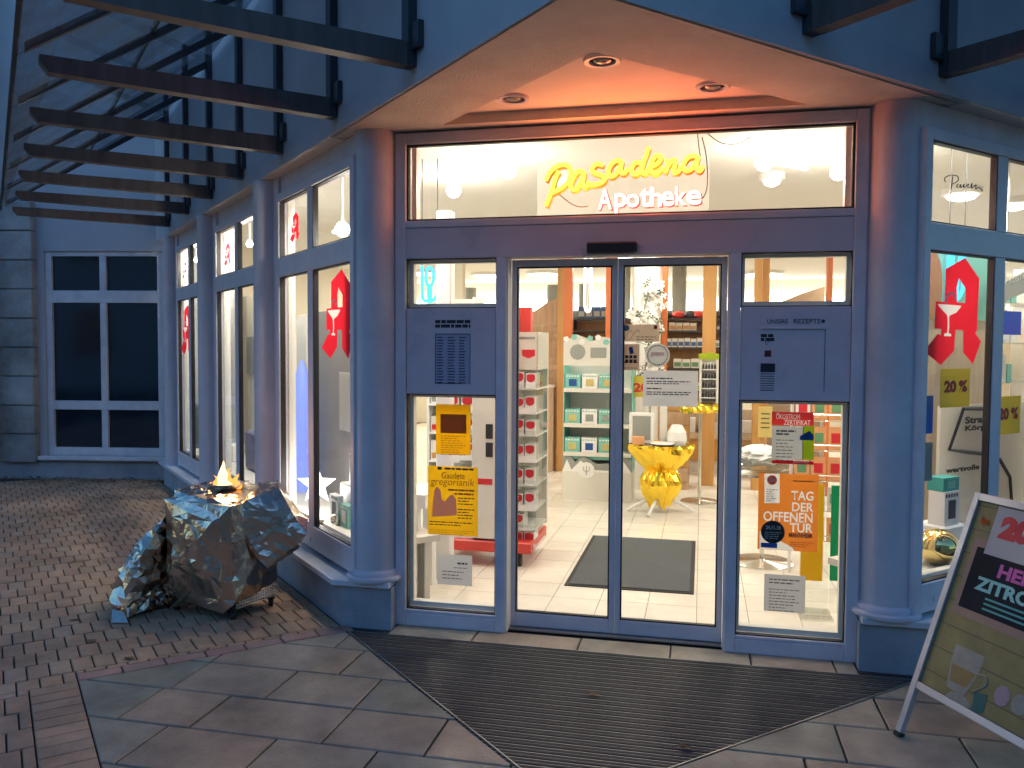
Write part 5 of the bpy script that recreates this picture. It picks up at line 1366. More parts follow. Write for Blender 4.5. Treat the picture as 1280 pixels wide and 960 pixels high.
# ================================================================== PHARMACY EMBLEMS ON THE SHOP WINDOWS
EO = [(340,80),(462,235),(455,655),(442,680),(492,745),(430,932),(345,835),(340,658),(278,655),(272,822),(170,935),(38,828),(140,690),(165,703),(165,652),(112,650),(118,440),(185,440),(188,182)]
EH = [(295,245),(352,325),(350,440),(284,440),(278,320)]
CUP = [(135,458),(320,462),(312,480),(280,520),(230,545),(225,560),(228,640),(222,680),(245,692),(245,708),(188,708),(190,690),(212,680),(215,620),(212,560),(205,540),(165,500),(142,475)]
SNK = [(190,455),(192,400),(205,368),(232,355),(258,362),(275,400),(272,432),(262,432),(258,400),(240,378),(222,385),(208,410),(204,456)]
def emblem(F, sC, z0, z1, aspect, sgn, label, mat=None, o=.0, group=None):
    hh = (z1-z0)/(935-80)
    cx = (38+492)/2; k = hh*aspect
    f = lambda P: [((p[0]-cx)*k, (935-p[1])*hh) for p in P]
    org = F(sC, o, z0); X = (F(sC+.1*sgn, o, z0)-org); Mx = frame_matrix(org, X, (0, 0, 1))
    e = curve2d([f(EO), f(EH), f(CUP)], mat or M['redvinyl'], Mx, None, 'pharmacy_emblem', 0)
    tag(e, label, 'emblem', group)
    curve2d([f(CUP)], M['whiteink'], Mx, e, 'cup_print', 0)
    n = X.normalized().cross(Vector((0, 0, 1)))
    curve2d([f(SNK)], M['whiteink'], frame_matrix(org+n*.0014, X, (0, 0, 1)), e, 'snake_print', .0003)
    return e
OG = -.0095
s1, zt = lpx(441, 337, OG); s2, zb = lpx(402, 440, OG)
s_l = lpx(402, 400, OG)[0]; s_r = lpx(441, 400, OG)[0]
zt = lpx(424, 337, OG)[1]; zb = lpx(433, 449, OG)[1]
def asp(wd_, hh_): return (wd_/(492-38))/(hh_/(935-80))
emblem(Lw, (s_l+s_r)/2, zb, zt, asp(s_l-s_r, zt-zb), -1, 'large red pharmacy letter on the lower pane beside the left column', o=OG)
for (pl, pr, pm, yt, yb, lb) in ((362.5, 374, 368, 266, 302, 'small red pharmacy letter on the upper pane of the nearest left window'), (280, 288, 284, 304, 332, 'small red pharmacy letter on the upper pane of the middle left window'),
        (228, 234, 231, 327, 348, 'small dark red pharmacy letter on the upper pane of the farthest left window'), (226.5, 239, 233, 381, 444, 'large red pharmacy letter on the lower pane of the farthest left window')):
    sl_ = lpx(pl, (yt+yb)/2, OG)[0]; sr_ = lpx(pr, (yt+yb)/2, OG)[0]; zt = lpx(pm, yt, OG)[1]; zb = lpx(pm, yb, OG)[1]
    emblem(Lw, (sl_+sr_)/2, zb, zt, asp(sl_-sr_, zt-zb), -1, lb, o=OG)
sl_ = rpx(1156, 400, OG)[0]; sr_ = rpx(1227, 400, OG)[0]; zt = rpx(1203, 322, OG)[1]; zb = rpx(1200, 456, OG)[1]
emblem(Rw, (sl_+sr_)/2, zb, zt, asp(sr_-sl_, zt-zb), 1, 'large red pharmacy letter with white cup on the right shop window', o=OG)
# handwritten name etched on the right upper pane
pts = [[(280,232),(278,215),(300,203),(330,205),(335,225),(312,240)], [(312,208),(308,240),(305,262)], [(335,240),(328,252),(338,255),(346,242),(346,256),(356,248),(362,240),(358,256),(370,248),(380,240),(376,255),(388,252),(395,236),(392,258),(404,250),(412,244),(410,262),(424,254),(440,270)]]
o = thing('name_script', 'thin handwritten shop name etched on the right upper pane', 'lettering')
for st_ in pts:
    MB().tube([Rw(rpx(1100+q[0]/3.43, 160+q[1]/3.43, OG)[0], OG, rpx(1100+q[0]/3.43, 160+q[1]/3.43, OG)[1]) for q in smoothpath(st_, 4)], .0028, 5).build('script_stroke', M['ink'], o)

# ================================================================== SHOP WINDOW DISPLAYS
for F, sa, sb, nm in ((Lw, -.0, 5.5, 'left'), (Rw, -.0, 5.5, 'right')):
    tag(MB().fbox(F, sa, sb, -.62, -.102, .40, .44).build('display_shelf', M['offwhite']), 'pale display floor running along inside the %s shop windows' % nm, 'shelf')
    tag(MB().fbox(F, sa+.1, sb, -.60, -.56, .0, .399).build('apron_panel', M['offwhite']), 'pale upright apron under the %s window display floor' % nm, 'apron')
def lpanel(s0, s1, o, z0, z1, mat, label, name='backdrop', cat='panel', F=Lw, th=.02):
    return tag(MB().fbox(F, s0, s1, o-th, o, z0, z1).build(name, mat), label, cat)
def lpp(px0, px1, py0, o, z0, mat, label, ztop=None, name='backdrop'):
    return lpanel(lpx(px1, 500, o)[0], lpx(px0, 500, o)[0], o, z0, ztop or lpx((px0+px1)/2, py0, o)[1], mat, label, name)
lpp(386, 448, 388, -.50, .441, M['curtain'], 'grey draped backdrop behind the white star')
lpp(371, 383, 395, -.62, .441, M['offwhite'], 'pale narrow board left of the grey draped backdrop')
lpp(298, 330, 300, -.60, .441, M['cream'], 'cream backdrop behind the middle left window', 2.2)
lpp(272, 296, 300, -.45, .441, M['white'], 'white upright board at the left edge of the middle left window', 2.95)
lpp(222, 262, 300, -.55, .441, M['cream'], 'cream backdrop behind the farthest left window', 2.95)
fs_ = lpx(318, 450, -.58)[0]
tag(MB().fbox(Lw, fs_, fs_+.35, -.598, -.588, 1.35, 1.75).build('framed_print', M['grey']), 'small grey framed print on the cream backdrop in the middle left window', 'picture')
fs_ = lpx(320, 590, -.3)[0]
tag(MB().fbox(Lw, fs_, fs_+.4, -.5, -.3, .4405, .82).build('storage_box', pmat('blue_grey_box', (.10, .10, .22), .5), None, bevel=.02), 'dark blue box low in the middle left window', 'box')
fs_ = lpx(290, 570, -.3)[0]
tag(MB().fbox(Lw, fs_, fs_+.2, -.43, -.3, .4405, .62).build('storage_box', M['white'], None, bevel=.01), 'white carton beside the dark blue box in the middle left window', 'box')
fs_ = lpx(249, 540, -.3)[0]
tag(MB().fbox(Lw, fs_, fs_+.25, -.45, -.3, .4405, .95).build('storage_box', M['grey'], None, bevel=.01), 'grey carton low in the farthest left window', 'box')
# blue-lit cone tree
p = onplane(378, 560, (1, 1, 0), AL+2*.42*H)
ztop = onplane(374, 450, (1, 1, 0), AL+2*.42*H).z
tag(MB().lathe((p.x, p.y, .4405), [(.19, 0), (.165, .25), (.11, .65), (.05, (ztop-.44)*.9), (.012, ztop-.44)], 24).build('light_cone', M['bluelit'], None, True), 'tall slim cone lit blue behind the white star', 'lamp')
# star lamp
c = onplane(396, 606, (1, 1, 0), AL+2*.21*H)
e = Vector((CR[0], CR[1], 0)).normalized()
pts = []
for k in range(10):
    r_ = .150 if k % 2 == 0 else .064; a_ = math.pi/2+k*math.pi/5
    pts.append(c+e*(r_*math.cos(a_))+Vector((0, 0, r_*math.sin(a_))))
sto = thing('star_lamp', 'glowing white five-pointed star lamp in the nearest left window', 'lamp')
mb = MB(); nrm = Vector((.2, -.98, 0)); mb.add([c+nrm*.05, c-nrm*.05]+pts, [(0, 2+k, 2+(k+1) % 10) for k in range(10)]+[(1, 2+(k+1) % 10, 2+k) for k in range(10)]); mb.build('shade', M['star'], sto)
MB().tube([Vector((c.x, c.y, .4405)), c], .012, 8).build('foot', M['white'], sto)
li = bpy.data.lights.new('star_light', 'POINT'); li.energy = (5)*KE; li.color = (1, .95, .9); li.shadow_soft_size = .1
lo = bpy.data.objects.new('star_light', li); COL.objects.link(lo); lo.parent = sto; lo.location = c+nrm*.12
# cosmetics boxes right of the star
def wbox(F, s, o, z, w_, d_, h_, mat, label, group=None, name='cosmetic_box', col=None):
    mb = MB().fbox(F, s, s+w_, o-d_, o, z+.0005, z+h_); mb.fbox(F, s+w_*.25, s+w_*.75, o+.0005, o+.0015, z+h_*.2, z+h_*.75, 1)
    for k in range(5): mb.fbox(F, s+w_*(.06+.18*k), s+w_*(.16+.18*k), o+.0005, o+.0015, z+h_*.84, z+h_*.94, 1)
    return tag(mb.build(name, [mat, col or M['ink']]), label, 'box', group)
bs_ = lpx(443, 640, -.25)[0]
tag(MB().fbox(Lw, bs_-.1, bs_+.28, -.44, -.25, .4405, .70).build('riser', M['white'], None, bevel=.01), 'white display riser right of the star lamp', 'riser')
wbox(Lw, bs_-.05, -.26, .70, .17, .12, .22, M['white'], 'white patterned box on the riser beside the left column')
wbox(Lw, bs_+.1, -.17, .4402, .15, .04, .19, M['white'], 'white patterned box leaning in front of the riser')
wbox(Lw, bs_-.08, -.17, .4402, .14, .05, .15, M['mint'], 'mint box in front beside the left column', col=M['white'])
p = Lw(lpx(420, 650, -.15)[0], -.15, .4402); tag(MB().lathe(p, [(.001, .0005), (.03, .012), (.04, .04), (.03, .068), (.001, .08)], 16).build('glass_bauble', M['chrome'], None, True), 'small silver bauble in front of the star lamp', 'bauble')
fs_ = lpx(436, 500, -.49)[0]
tag(MB().fbox(Lw, fs_-.1, fs_+.2, -.499, -.489, 1.0, 1.45).build('product_poster', M['paperw']), 'pale product poster behind the large left emblem', 'poster')
fs_ = lpx(440, 400, -1.1)[0]
tag(MB().fbox(Lw, fs_, fs_+1.6, -1.3, -1.1, 0, 2.0).build('white_cabinet', M['white'], None, bevel=.01), 'white cabinet behind the grey draped backdrop', 'cabinet')
# right window
lpanel(-.02, .12, -.5, .441, 1.9, M['cream'], 'cream upright board beside the right column', F=Rw)
lpanel(rpx(1147, 500, -.62)[0], rpx(1240, 500, -.62)[0], -.62, .441, 1.85, M['woodlt'], 'pale wooden cabinet front behind the red emblem', 'cabinet_front', 'cabinet', F=Rw)
lpanel(rpx(1158, 400, -.60)[0], rpx(1238, 400, -.60)[0], -.60, 1.851, 2.35, M['mint'], 'green glass panel behind the turquoise neon tubes', F=Rw)
mb = MB(); q0 = onplane(1162, 345, (-1, 1, 0), AR+2*.35*H)
tag(mb.slabpoly([q0+Vector((H, H, 0))*(.11*math.cos(k*.4))+Vector((0, 0, .20*math.sin(k*.4)-.05)) for k in range(16)], (.01, -.01, 0)).build('cardboard_figure', M['peach']), 'rounded peach cardboard figure behind the top of the right emblem', 'figure')
MB().tube([q0+Vector((0, 0, .05)), Vector((q0.x, q0.y, ZC))], .003, 5).build('hanging_cord', M['white'], bpy.data.objects['cardboard_figure'])
def rsheet(px0, py0, px1, py1, o, mat, name, label, cat):
    s0, z1 = rpx(px0, py0, o); s1 = rpx(px1, py0, o)[0]; z0 = rpx(px0, py1, o)[1]
    return tag(MB().fbox(Rw, s0, s1, o-.0012, o, z0, z1).build(name, mat), label, cat), s0, s1, z0, z1
for (a_, b2, lb) in (((1176, 461), (1213, 510), 'yellow sale sign below the right emblem'), ((1245, 496), (1276, 544), 'yellow sale sign in the second right pane')):
    o, s0, s1, z0, z1 = rsheet(a_[0], a_[1], b2[0], b2[1], -.03, M['yelsale'], 'sale_sign', lb, 'sign')
    text('20 %', .1, M['redp'], frame_matrix(Rw(s0+(s1-s0)*.12, -.0290, z0+(z1-z0)*.38), (1, 1, 0), (0, 0, 1)), o, bold=.006, ext=.0003, width=(s1-s0)*.78, height=(z1-z0)*.32)
def otherposter():
    o_ = -.42
    s0, z1 = rpx(1176, 508, o_); s1 = rpx(1283, 508, o_)[0]; z0 = rpx(1176, 612, o_)[1]
    P = tag(MB().fbox(Rw, s0, s1, o_-.02, o_, .441, z1).build('advert_board', M['paperw']), 'white advertising board with black curved line in the right window', 'poster')
    pr = lambda px, py: Rw(rpx(px, py, o_+.002)[0], o_+.002, rpx(px, py, o_+.002)[1])
    MB().tube([pr(*q) for q in [(1240, 511), (1204, 511), (1186, 562), (1215, 566), (1236, 568), (1250, 575), (1262, 596), (1264, 625)]], .013, 6).build('line_print', M['black'], P)
    for s_, pa, pb, yb, yt in (('Strahlende', 1206, 1262, 530, 521), ('K\u00f6rperpflege', 1206, 1270, 541, 532), ('wertvolle', 1182, 1224, 592, 585)):
        a_ = pr(pa, yb); b2 = pr(pb, yt); text(s_, .1, M['black'], frame_matrix(a_+Vector((H, -H, 0))*.001, (1, 1, 0), (0, 0, 1)), P, bold=.004, ext=.0003, width=(b2-a_).xy.length, height=abs(pr(pa, yt).z-a_.z))
otherposter()
for (a_, b2, mt, lb) in (((1149, 495), (1167, 543), M['bluep'], 'blue product card beside the right column'), ((1148, 554), (1166, 603), M['grey'], 'grey product card below the blue one beside the right column')):
    rsheet(a_[0], a_[1], b2[0], b2[1], -.12, mt, 'product_card', lb, 'card')
sR_, zR_ = rpx(1172, 640, -.3)
tag(MB().fbox(Rw, sR_, sR_+.22, -.45, -.25, .4405, .62).build('riser', M['white'], None, bevel=.01), 'white display riser behind the gold ball', 'riser')
wbox(Rw, sR_+.02, -.27, .62, .15, .10, .20, M['white'], 'white patterned cosmetics box on the riser above the gold ball')
wbox(Rw, sR_+.02, -.28, .821, .16, .10, .08, M['teal'], 'turquoise box stacked on the white cosmetics box', col=M['mint'])
c = onplane(1172, 687, (-1, 1, 0), AR+2*.20*H); tag(MB().lathe((c.x, c.y, .4405), [(.001, .0005), (.06, .012), (.10, .05), (.115, .10), (.10, .15), (.06, .19), (.001, .205)], 32).build('gold_ball', M['goldball'], None, True), 'shiny gold ball on the right window floor', 'ball')
sh2 = thing('glass_shelf', 'glass shelving with pale packs behind the second right pane', 'shelf')
gs0 = rpx(1243, 500, -.8)[0]
for i in range(6): MB().fbox(Rw, gs0, gs0+.8, -1.1, -.8, .5+i*.3, .508+i*.3).build('shelf_board', M['plastic'], sh2)
for s in (gs0, gs0+.8): MB().fbox(Rw, s, s+.02, -1.1, -.8, 0, 2.3).build('upright', M['chrome'], sh2)
for i in range(6):
    s = gs0+.04
    while s < gs0+.40:
        cw_ = rs.choice(['white', 'offwhite', 'mint', 'peach']); wv = rs.uniform(.06, .11); tag(MB().fbox(Rw, s, s+wv, -1.05, -.9, .5085+i*.3, .51+i*.3+rs.uniform(.1, .22)).build('product_box', M[cw_]), '%s pack on the %s of the glass shelves behind the second right pane' % ({'offwhite': 'cream'}.get(cw_, cw_), ['lowest', 'second lowest', 'lower middle', 'upper middle', 'second highest', 'topmost'][i]), 'pack', 'packs on the glass shelving at right, %s level' % ['lowest', 'second lowest', 'lower middle', 'upper middle', 'second highest', 'topmost'][i]); s += wv+.02
lpanel(gs0+.02, gs0+.3, -.78, rpx(1245, 418, -.78)[1], rpx(1245, 388, -.78)[1], M['screen'], 'blue glowing screen strip high behind the second right pane', 'screen', 'screen', F=Rw)
MB().fbox(Rw, gs0+.1, gs0+.12, -.81, -.80-.001, rpx(1245, 388, -.78)[1], ZC).build('hanger', M['chrome'], bpy.data.objects['screen'])
cvn = thing('curved_banner', 'dark curved banner with lettering at the top of the second right pane', 'banner')
cp = [rpx(1237, 372, -.5), rpx(1258, 352, -.5), rpx(1290, 335, -.5), rpx(1290, 362, -.5), rpx(1262, 374, -.5), rpx(1240, 392, -.5)]
MB().slabpoly([Rw(a_, -.5, b2) for a_, b2 in cp], (-.01, .01, 0)).build('board', M['curtain'], cvn)
a_ = rpx(1262, 350, -.495); text('Kosmetik', .1, M['whiteink'], frame_matrix(Rw(a_[0], -.497, a_[1]-.03), (H, H, .25), (-.1, -.1, 1)), cvn, ext=.0003, width=.3, height=.06)
MB().tube([Rw(cp[2][0], -.505, cp[2][1]), Rw(cp[2][0], -.505, ZC)], .003, 5).build('hanging_cord', M['white'], cvn)

# ================================================================== FOIL-WRAPPED FIRE CART
def hullfoil(name, pts, parent, seed, amp=.014, cuts=3, grid=None, bottom=.02, edge=.05):
    """foil pulled over a hull: fold grid of the blanket first, then crumples"""
    bm = bmesh.new()
    for p in pts: bm.verts.new(p)
    bmesh.ops.convex_hull(bm, input=bm.verts)
    bmesh.ops.delete(bm, geom=[v for v in bm.verts if not v.link_faces], context='VERTS')
    bmesh.ops.dissolve_limit(bm, angle_limit=R(4), verts=bm.verts, edges=bm.edges)
    fold = set()
    if grid:
        for d_, pitch in grid:
            d_ = Vector(d_).normalized(); ks = [v.co.dot(d_) for v in bm.verts]; k = math.floor(min(ks)/pitch)
            while k*pitch < max(ks):
                bmesh.ops.bisect_plane(bm, geom=bm.verts[:]+bm.edges[:]+bm.faces[:], plane_co=d_*(k*pitch+.013), plane_no=d_); k += 1
        bm.normal_update()
        rr = random.Random(int(seed*10))
        for v in bm.verts: v.co += v.normal*rr.uniform(-.5, .5)*amp*.7
    bmesh.ops.triangulate(bm, faces=bm.faces)
    for i in range(cuts):
        le = [e for e in bm.edges if e.calc_length() > edge*(.55+1.7*abs(noise.noise((e.verts[0].co+e.verts[1].co)*4.3+Vector((seed, 0, 0)))+.25))]
        if not le: break
        bmesh.ops.subdivide_edges(bm, edges=le, cuts=1, use_grid_fill=False)
        bmesh.ops.triangulate(bm, faces=bm.faces)
    bm.normal_update(); mv = {}
    rr = random.Random(int(seed*100))
    for v in bm.verts:
        q = v.co
        d = noise.noise(q*5+Vector((seed, 0, 0)))*.9+(.4-abs(noise.noise(q*9+Vector((0, seed, 0)))))*1.2+rr.uniform(-.3, .3)*(1+2*noise.noise(q*3.1+Vector((2, seed, 5))))
        mv[v] = v.normal*(amp*d*(.32 if grid else 1))
    for v, d in mv.items():
        v.co += d
        if v.co.z < bottom: v.co.z = bottom+.01*abs(noise.noise(v.co*20))
    me = bpy.data.meshes.new(name); bm.to_mesh(me); bm.free(); me.materials.append(M['foil'])
    return link(name, me, parent)
fc = thing('fire_cart', 'wheeled fire cart wrapped in crumpled silver rescue foil with an open flame on top', 'fire cart')
C0 = Vector((-1.02, -.24, 0)); e1 = Vector((-.965, .18, 0)); e2 = Vector((.26, .93, 0)).normalized()
def G(a_, b2, z): v = C0+e1*a_+e2*b2; return (v.x, v.y, z)
hullfoil('foil_wrap', [G(0, 0, .10), G(.06, -.015, .05), G(.52, .0, .12), G(.55, .04, .68), G(.53, .0, .70), G(0, 0, .70), G(-.01, .02, .70), G(.02, .40, .16), G(0, .40, .73), G(.54, .42, .74), G(.54, .42, .2), G(.3, .02, .73), G(.3, .4, .76), G(.28, -.055, .42), G(.14, -.05, .30), G(.42, -.045, .34), G(-.055, .20, .45), G(-.05, .12, .30), G(-.04, .30, .36), G(.57, .2, .4), G(.3, -.03, .64), G(.1, -.035, .60), G(.46, -.03, .60)], fc, 1.0, .020, 3, grid=[((0, 0, 1), .118), ((-.965, .18, 0), .125), ((.26, .93, 0), .11)], edge=.075)
hullfoil('foil_top', [G(.50, -.01, .64), G(.58, .12, .66), G(.60, .25, .72), G(.50, .36, .77), G(.28, .32, .775), G(.27, .03, .71), G(.40, -.02, .64), G(.54, .08, .745), G(.4, .3, .79), G(.56, .04, .60)], fc, 4.0, .020, 5, edge=.04)
hullfoil('foil_flap', [G(.05, .05, .66), G(-.02, .10, .72), G(-.14, .24, .78), G(-.02, .36, .80), G(.12, .36, .78), G(-.27, .20, .66), G(-.36, .22, .52), G(-.33, .26, .60), G(-.28, .24, .42), G(-.16, .12, .32), G(-.06, .30, .30), G(-.05, .1, .42)], fc, 6.0, .014, 5, edge=.055)
hullfoil('foil_skirt', [G(.56, .06, .62), G(.62, .2, .56), G(.66, .05, .36), G(.80, .02, .30), G(.88, .12, .24), G(.86, .0, .06), G(.74, -.06, .03), G(.60, -.04, .035), G(.56, .2, .03), G(.84, .2, .03), G(.57, .0, .3), (-1.80, -.24, .27), (-1.79, -.31, .04), (-1.64, -.36, .03), (-1.70, -.33, .22), (-1.60, -.28, .38)], fc, 8.0, .026, 5, edge=.05)
mb = MB(); q = [Vector((-1.66, -.37, .05)), Vector((-1.75, -.36, .06)), Vector((-1.70, -.43, .004)), Vector((-1.60, -.41, .004))]
mb.slabpoly(q, (0, 0, .004)).build('foil_corner', M['foil'], fc)
hullfoil('foil_tuft', [G(.36, -.02, .10), G(.44, -.06, .05), G(.47, .04, .03), G(.32, -.03, .16), G(.40, .08, .04)], fc, 9.0, .016, 4, edge=.035)
# lower mesh tray and casters
tr_ = MB(); A_, B_2 = Vector(G(.02, .04, .07)), Vector(G(.02, .38, .07)); Cc, Dd = Vector(G(.5, .38, .07)), Vector(G(.5, .04, .07))
tr_.slabpoly([A_, B_2, Cc, Dd], (0, 0, .006)); trayo = tr_.build('lower_tray', M['alu'], fc)
mb = MB()
for k in range(18):
    p0 = A_.lerp(B_2, k/17)+Vector((.012, 0, 0)); mb.tube([p0+Vector((0, 0, -.002)), p0+Vector((0, 0, .07))], .0025, 4)
for k in range(5): mb.tube([A_+Vector((.012, 0, .0+k*.017)), B_2+Vector((.012, 0, .0+k*.017))], .0025, 4)
mb.build('tray_mesh', M['alu'], trayo)
for a_, b2 in ((.04, .05), (.04, .36), (.5, .05), (.5, .36)):
    p = Vector(G(a_, b2, 0)); cst = MB().obox(p+Vector((0, 0, .058)), (.035, 0, 0), (0, .035, 0), (0, 0, .03)).build('caster', M['rubber'], fc)
    MB().tube([p+Vector((-.012, -.004, .026)), p+Vector((.012, .004, .026))], .026, 14).build('wheel', M['rubber'], cst, True)
# fire bowl and flame
fb_ = Vector((-1.25, .08, .735))
MB().lathe(fb_, [(.06, 0), (.10, .02), (.115, .045), (.105, .045), (.09, .02), (.02, .01)], 20).build('fire_bowl', M['foil'], fc, True)
fl_ = thing('flame', 'small bright orange flame burning on the foil cart', 'flame')
def tongue(c, r, h, lean, seed):
    mb = MB(); n = 9; rows = 8; vs = []; fs = []
    for j in range(rows):
        t_ = j/(rows-1); rr = r*(1-t_)**.8*(1+.6*math.sin(math.pi*min(t_*1.6, 1)))*.8+.001
        cc = Vector(c)+Vector((lean[0]*t_*t_+.012*math.sin(seed+t_*7)*t_, lean[1]*t_*t_, h*t_))
        for k in range(n):
            a_ = 2*math.pi*k/n; vs.append(cc+Vector((rr*math.cos(a_), rr*math.sin(a_)*.8, 0)))
    for j in range(rows-1):
        for k in range(n): fs.append((j*n+k, j*n+(k+1) % n, (j+1)*n+(k+1) % n, (j+1)*n+k))
    fs.append(tuple(range(n-1, -1, -1))); fs.append(tuple((rows-1)*n+k for k in range(n)))
    mb.add(vs, fs); return mb
base = fb_+Vector((0, 0, .02))
tongue(base+Vector((-.01, 0, 0)), .048, .165, (-.02, 0), 1).build('flame_tongue', M['flamec'], fl_, True)
tongue(base+Vector((.045, .01, 0)), .036, .085, (.03, 0), 2).build('flame_tongue', M['flame'], fl_, True)
tongue(base+Vector((-.055, .0, 0)), .034, .07, (-.03, 0), 3).build('flame_tongue', M['flame'], fl_, True)
tongue(base+Vector((-.03, .02, 0)), .03, .12, (.03, .01), 7).build('flame_tongue', M['flame'], fl_, True)
tongue(base+Vector((.03, -.01, 0)), .026, .11, (-.02, .0), 9).build('flame_tongue', M['flame'], fl_, True)
tongue(base+Vector((.085, .0, -.01)), .022, .05, (.02, .0), 5).build('flame_tongue', M['flame'], fl_, True)
tongue(base+Vector((.01, -.03, 0)), .05, .06, (.01, -.01), 4).build('flame_tongue', M['flamec'], fl_, True)
li = bpy.data.lights.new('flame_light', 'POINT'); li.energy = (7)*KE; li.color = (1, .5, .2); li.shadow_soft_size = .06
lo = bpy.data.objects.new('flame_light', li); COL.objects.link(lo); lo.parent = fl_; lo.location = base+Vector((0, 0, .12))

# ================================================================== A-BOARD
AB = thing('pavement_sign', 'silver framed pavement sign with tea poster leaning at the right picture edge', 'pavement sign')
F0 = Vector((2.52, -.86, 0)); th = R(-64); tl = R(20)
d_ = Vector((math.cos(th), math.sin(th), 0)); bk = Vector((-math.sin(th), math.cos(th), 0)); u_ = bk*math.sin(tl)+Vector((0, 0, math.cos(tl)))
nf = d_.cross(u_).normalized()
if nf.dot(Vector(CP)-F0) < 0: nf = -nf
WB, LB_, K0 = .66, 1.10, .22
def bp_(a_, b2, h_=0): return F0+d_*a_+u_*b2+nf*h_
def bar(a0, a1, b0, b1, h0, h1, name, mat, par, org=bp_):
    return MB().hexa([org(a0, b0, h0), org(a1, b0, h0), org(a1, b1, h0), org(a0, b1, h0), org(a0, b0, h1), org(a1, b0, h1), org(a1, b1, h1), org(a0, b1, h1)]).build(name, mat, par, bevel=.002)
fwid = .032
bar(0, fwid, .0, LB_, -.02, .006, 'side_rail', M['silver'], AB); bar(WB-fwid, WB, .0, LB_, -.02, .006, 'side_rail', M['silver'], AB)
bar(fwid, WB-fwid, K0, K0+fwid, -.019, .0055, 'cross_rail', M['silver'], AB); bar(fwid, WB-fwid, LB_-fwid, LB_, -.019, .0055, 'cross_rail', M['silver'], AB)
for a0 in (0, WB-fwid): bar(a0-.002, a0+fwid+.002, -.0, .02, -.022, .008, 'rubber_foot', M['rubber'], AB)
po = bar(fwid, WB-fwid, K0+fwid, LB_-fwid, -.012, -.008, 'poster', M['plank'], AB)
u2 = bk*math.sin(tl)*-1+Vector((0, 0, math.cos(tl)))
F1 = F0+u_*LB_-u2*LB_+bk*.02
def bq(a_, b2, h_=0): return F1+d_*a_+u2*b2-nf*h_
for a0 in (0, WB-fwid): bar(a0, a0+fwid, 0, LB_-.01, -.02, .0, 'rear_leg', M['silver'], AB, bq)
bar(fwid, WB-fwid, K0, K0+fwid, -.019, -.001, 'rear_rail', M['silver'], AB, bq)
bar(fwid, WB-fwid, K0+fwid, LB_-.05, -.012, -.008, 'rear_panel', M['grey'], AB, bq)
def bpx(px, py):
    P = onplane(px, py, nf, nf.dot(F0)); v = P-F0; return v.dot(d_), v.dot(u_)
def pp_(pts, mat, name, h_, raw=False):
    q = pts if raw else [bpx(*p) for p in pts]
    return MB().slabpoly([bp_(a_, b2, -.008+h_) for a_, b2 in q], nf*.0004).build(name, mat, po)
for k in range(8):
    b2 = K0+fwid+.06+k*.105; pp_([(fwid, b2), (WB-fwid, b2), (WB-fwid, b2+.005), (fwid, b2+.005)], M['plankd'], 'plank_gap', .0004, True)
a0, b1 = bpx(1226, 684); a1, b0 = bpx(1196, 756)
ca = min(a0, a1)
pp_([(ca-.025, b0-.035), (WB-.06, b0-.035), (WB-.06, b1+.035), (ca-.025, b1+.035)], M['chalkframe'], 'board_frame', .001, True)
pp_([(ca, b0), (WB-.085, b0), (WB-.085, b1), (ca, b1)], M['chalk'], 'chalkboard', .0016, True)
def btext(s_, a_, b2, w_, h_, mat, hh=.0022, bold=.004): return text(s_, .1, mat, frame_matrix(bp_(a_, b2, -.008+hh), d_, u_), po, bold=bold, ext=.0003, width=w_, height=h_)
hA = b1-b0
btext('HEISSE', ca+.14, b0+hA*.62, .27, hA*.22, M['pinkink']); btext('ZITRONE', ca+.05, b0+hA*.34, .40, hA*.22, M['mintink'])
for k in range(3): pp_([(ca+.12, b0+hA*(.24-.08*k)), (ca+.40-.03*k, b0+hA*(.24-.08*k)), (ca+.40-.03*k, b0+hA*(.27-.08*k)), (ca+.12, b0+hA*(.27-.08*k))], M['teal'], 'text_line', .0022, True)
a_, b2 = bpx(1241, 627); c2, d2 = bpx(1237, 690)
sa = bpx(1243, 655)[0]
pp_([(sa-.01, b1-.02), (sa+.36, b1-.02), (sa+.36, LB_-fwid-.004), (sa-.01, LB_-fwid-.004)], M['paperw'], 'sale_sheet', .0028, True)
btext('20 %', sa+.03, b1+.055, .30, .10, M['redp'], .0036, .008)
q = bpx(1228, 652); btext('Apo', fwid+.03, q[1]-.02, sa-fwid-.06, .045, M['orangep'], .002)
# glass mug of tea
m0, mb0 = bpx(1172, 868); m1 = bpx(1223, 868)[0]; mt_ = bpx(1185, 800)[1]; mm = bpx(1185, 826)[1]
mb_ = bpx(1190, 862)[1]; mw = .13; ma = m0+.02
pp_([(ma, mb_), (ma+mw*.75, mb_), (ma+mw, mm), (ma+mw+.005, mt_), (ma-.02, mt_), (ma-.015, mm)], M['cup'], 'mug_print', .0010, True)
pp_([(ma+.008, mb_+.03), (ma+mw*.7, mb_+.03), (ma+mw-.008, mm), (ma-.008, mm)], M['tea'], 'tea_print', .0016, True)
pp_([(ma+.01, mb_-.035), (ma+mw*.7, mb_-.035), (ma+mw*.5, mb_-.01), (ma+.03, mb_-.01)], M['cup'], 'mug_foot_print', .0010, True)
MB().tube([bp_(x_, y_, -.0065) for x_, y_ in smoothpath([(ma+mw-.01, mm), (ma+mw+.035, mm+.01), (ma+mw+.05, mm-.02), (ma+mw+.0, mm-.07)], 4)], .004, 5).build('handle_print', M['cup'], po)
pp_([(ma+mw+.02, mm-.14), (ma+mw+.075, mm-.125), (ma+mw+.07, mm-.05), (ma+mw+.01, mm-.065)], M['teatag'], 'tea_tag', .0016, True)
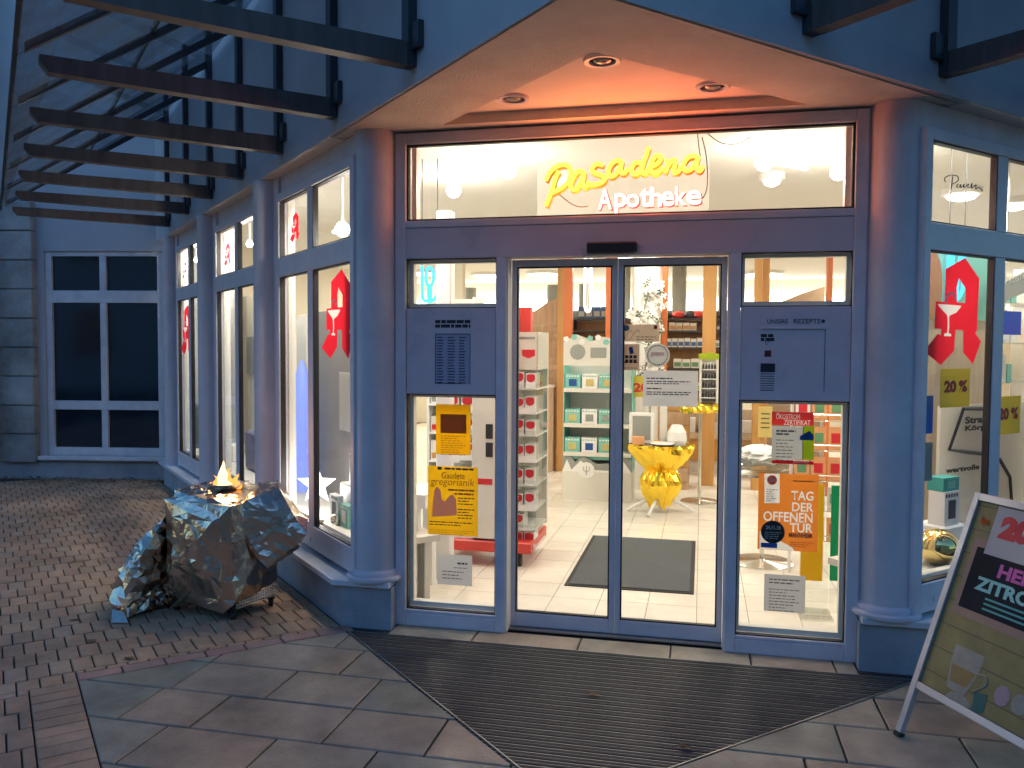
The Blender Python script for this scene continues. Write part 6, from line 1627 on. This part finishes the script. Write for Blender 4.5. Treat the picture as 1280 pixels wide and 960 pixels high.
pp_([(ma+mw*.6+.06*math.cos(k*.5), mb_-.03+.03*math.sin(k*.5)) for k in range(12)], M['cup'], 'saucer_print', .0006, True)
for k in range(3): pp_([(ma+.26+k*.08+.035*math.cos(j*.7), mm-.03+.04*math.sin(j*.7)) for j in range(9)], [M['pinkpic'], M['cup'], M['redp']][k], 'sweet_print', .0010, True)

# ================================================================== FALLEN LEAVES
for i, (px, py) in enumerate(((93, 703), (113, 666), (90, 643), (100, 638), (57, 628), (145, 676), (131, 702), (102, 709), (163, 823), (115, 801), (95, 775), (741, 868), (858, 935), (70, 634), (148, 664))):
    p = atz(px, py, .004); mb = MB(); n = 7; a0 = rs.uniform(0, 6); r_ = rs.uniform(.025, .05)
    vs = [p+Vector((0, 0, .006))]
    for k in range(n):
        rr = r_*(1 if k % 2 == 0 else .5)*rs.uniform(.8, 1.1); a_ = a0+k*2*math.pi/n; vs.append(p+Vector((rr*math.cos(a_), rr*math.sin(a_)*.7, rs.uniform(.0, .012))))
    mb.add(vs, [(0, 1+k, 1+(k+1) % n) for k in range(n)])
    o = mb.build('fallen_leaf', M['leafdry']); tag(o, 'dry brown leaf lying on the brick paving' if py < 850 else ['dry leaf on the dark entrance grating', 'small leaf near the front of the entrance grating'][0 if px < 800 else 1], 'leaf', 'fallen leaves on the brick paving' if py < 850 else 'leaves on the grating')
# leaf litter along the wing wall
lt = MB(); r2 = random.Random(5)
for i in range(500):
    s = r2.uniform(.0, 2.6); o_ = .03+abs(r2.gauss(0, .22)); p = Ww(s, o_, .004+r2.uniform(0, .02)); a_ = r2.uniform(0, 6); rr = r2.uniform(.012, .03)
    x_ = Vector((math.cos(a_), math.sin(a_), r2.uniform(-.3, .3)))*rr; y_ = Vector((-math.sin(a_), math.cos(a_), r2.uniform(-.3, .3)))*rr*.6
    lt.add([p-x_, p-y_, p+x_, p+y_], [(0, 1, 2, 3)])
tag(lt.build('leaf_litter', M['leafdry']), 'scattered leaf litter along the foot of the wing wall', 'leaves', kind='stuff')
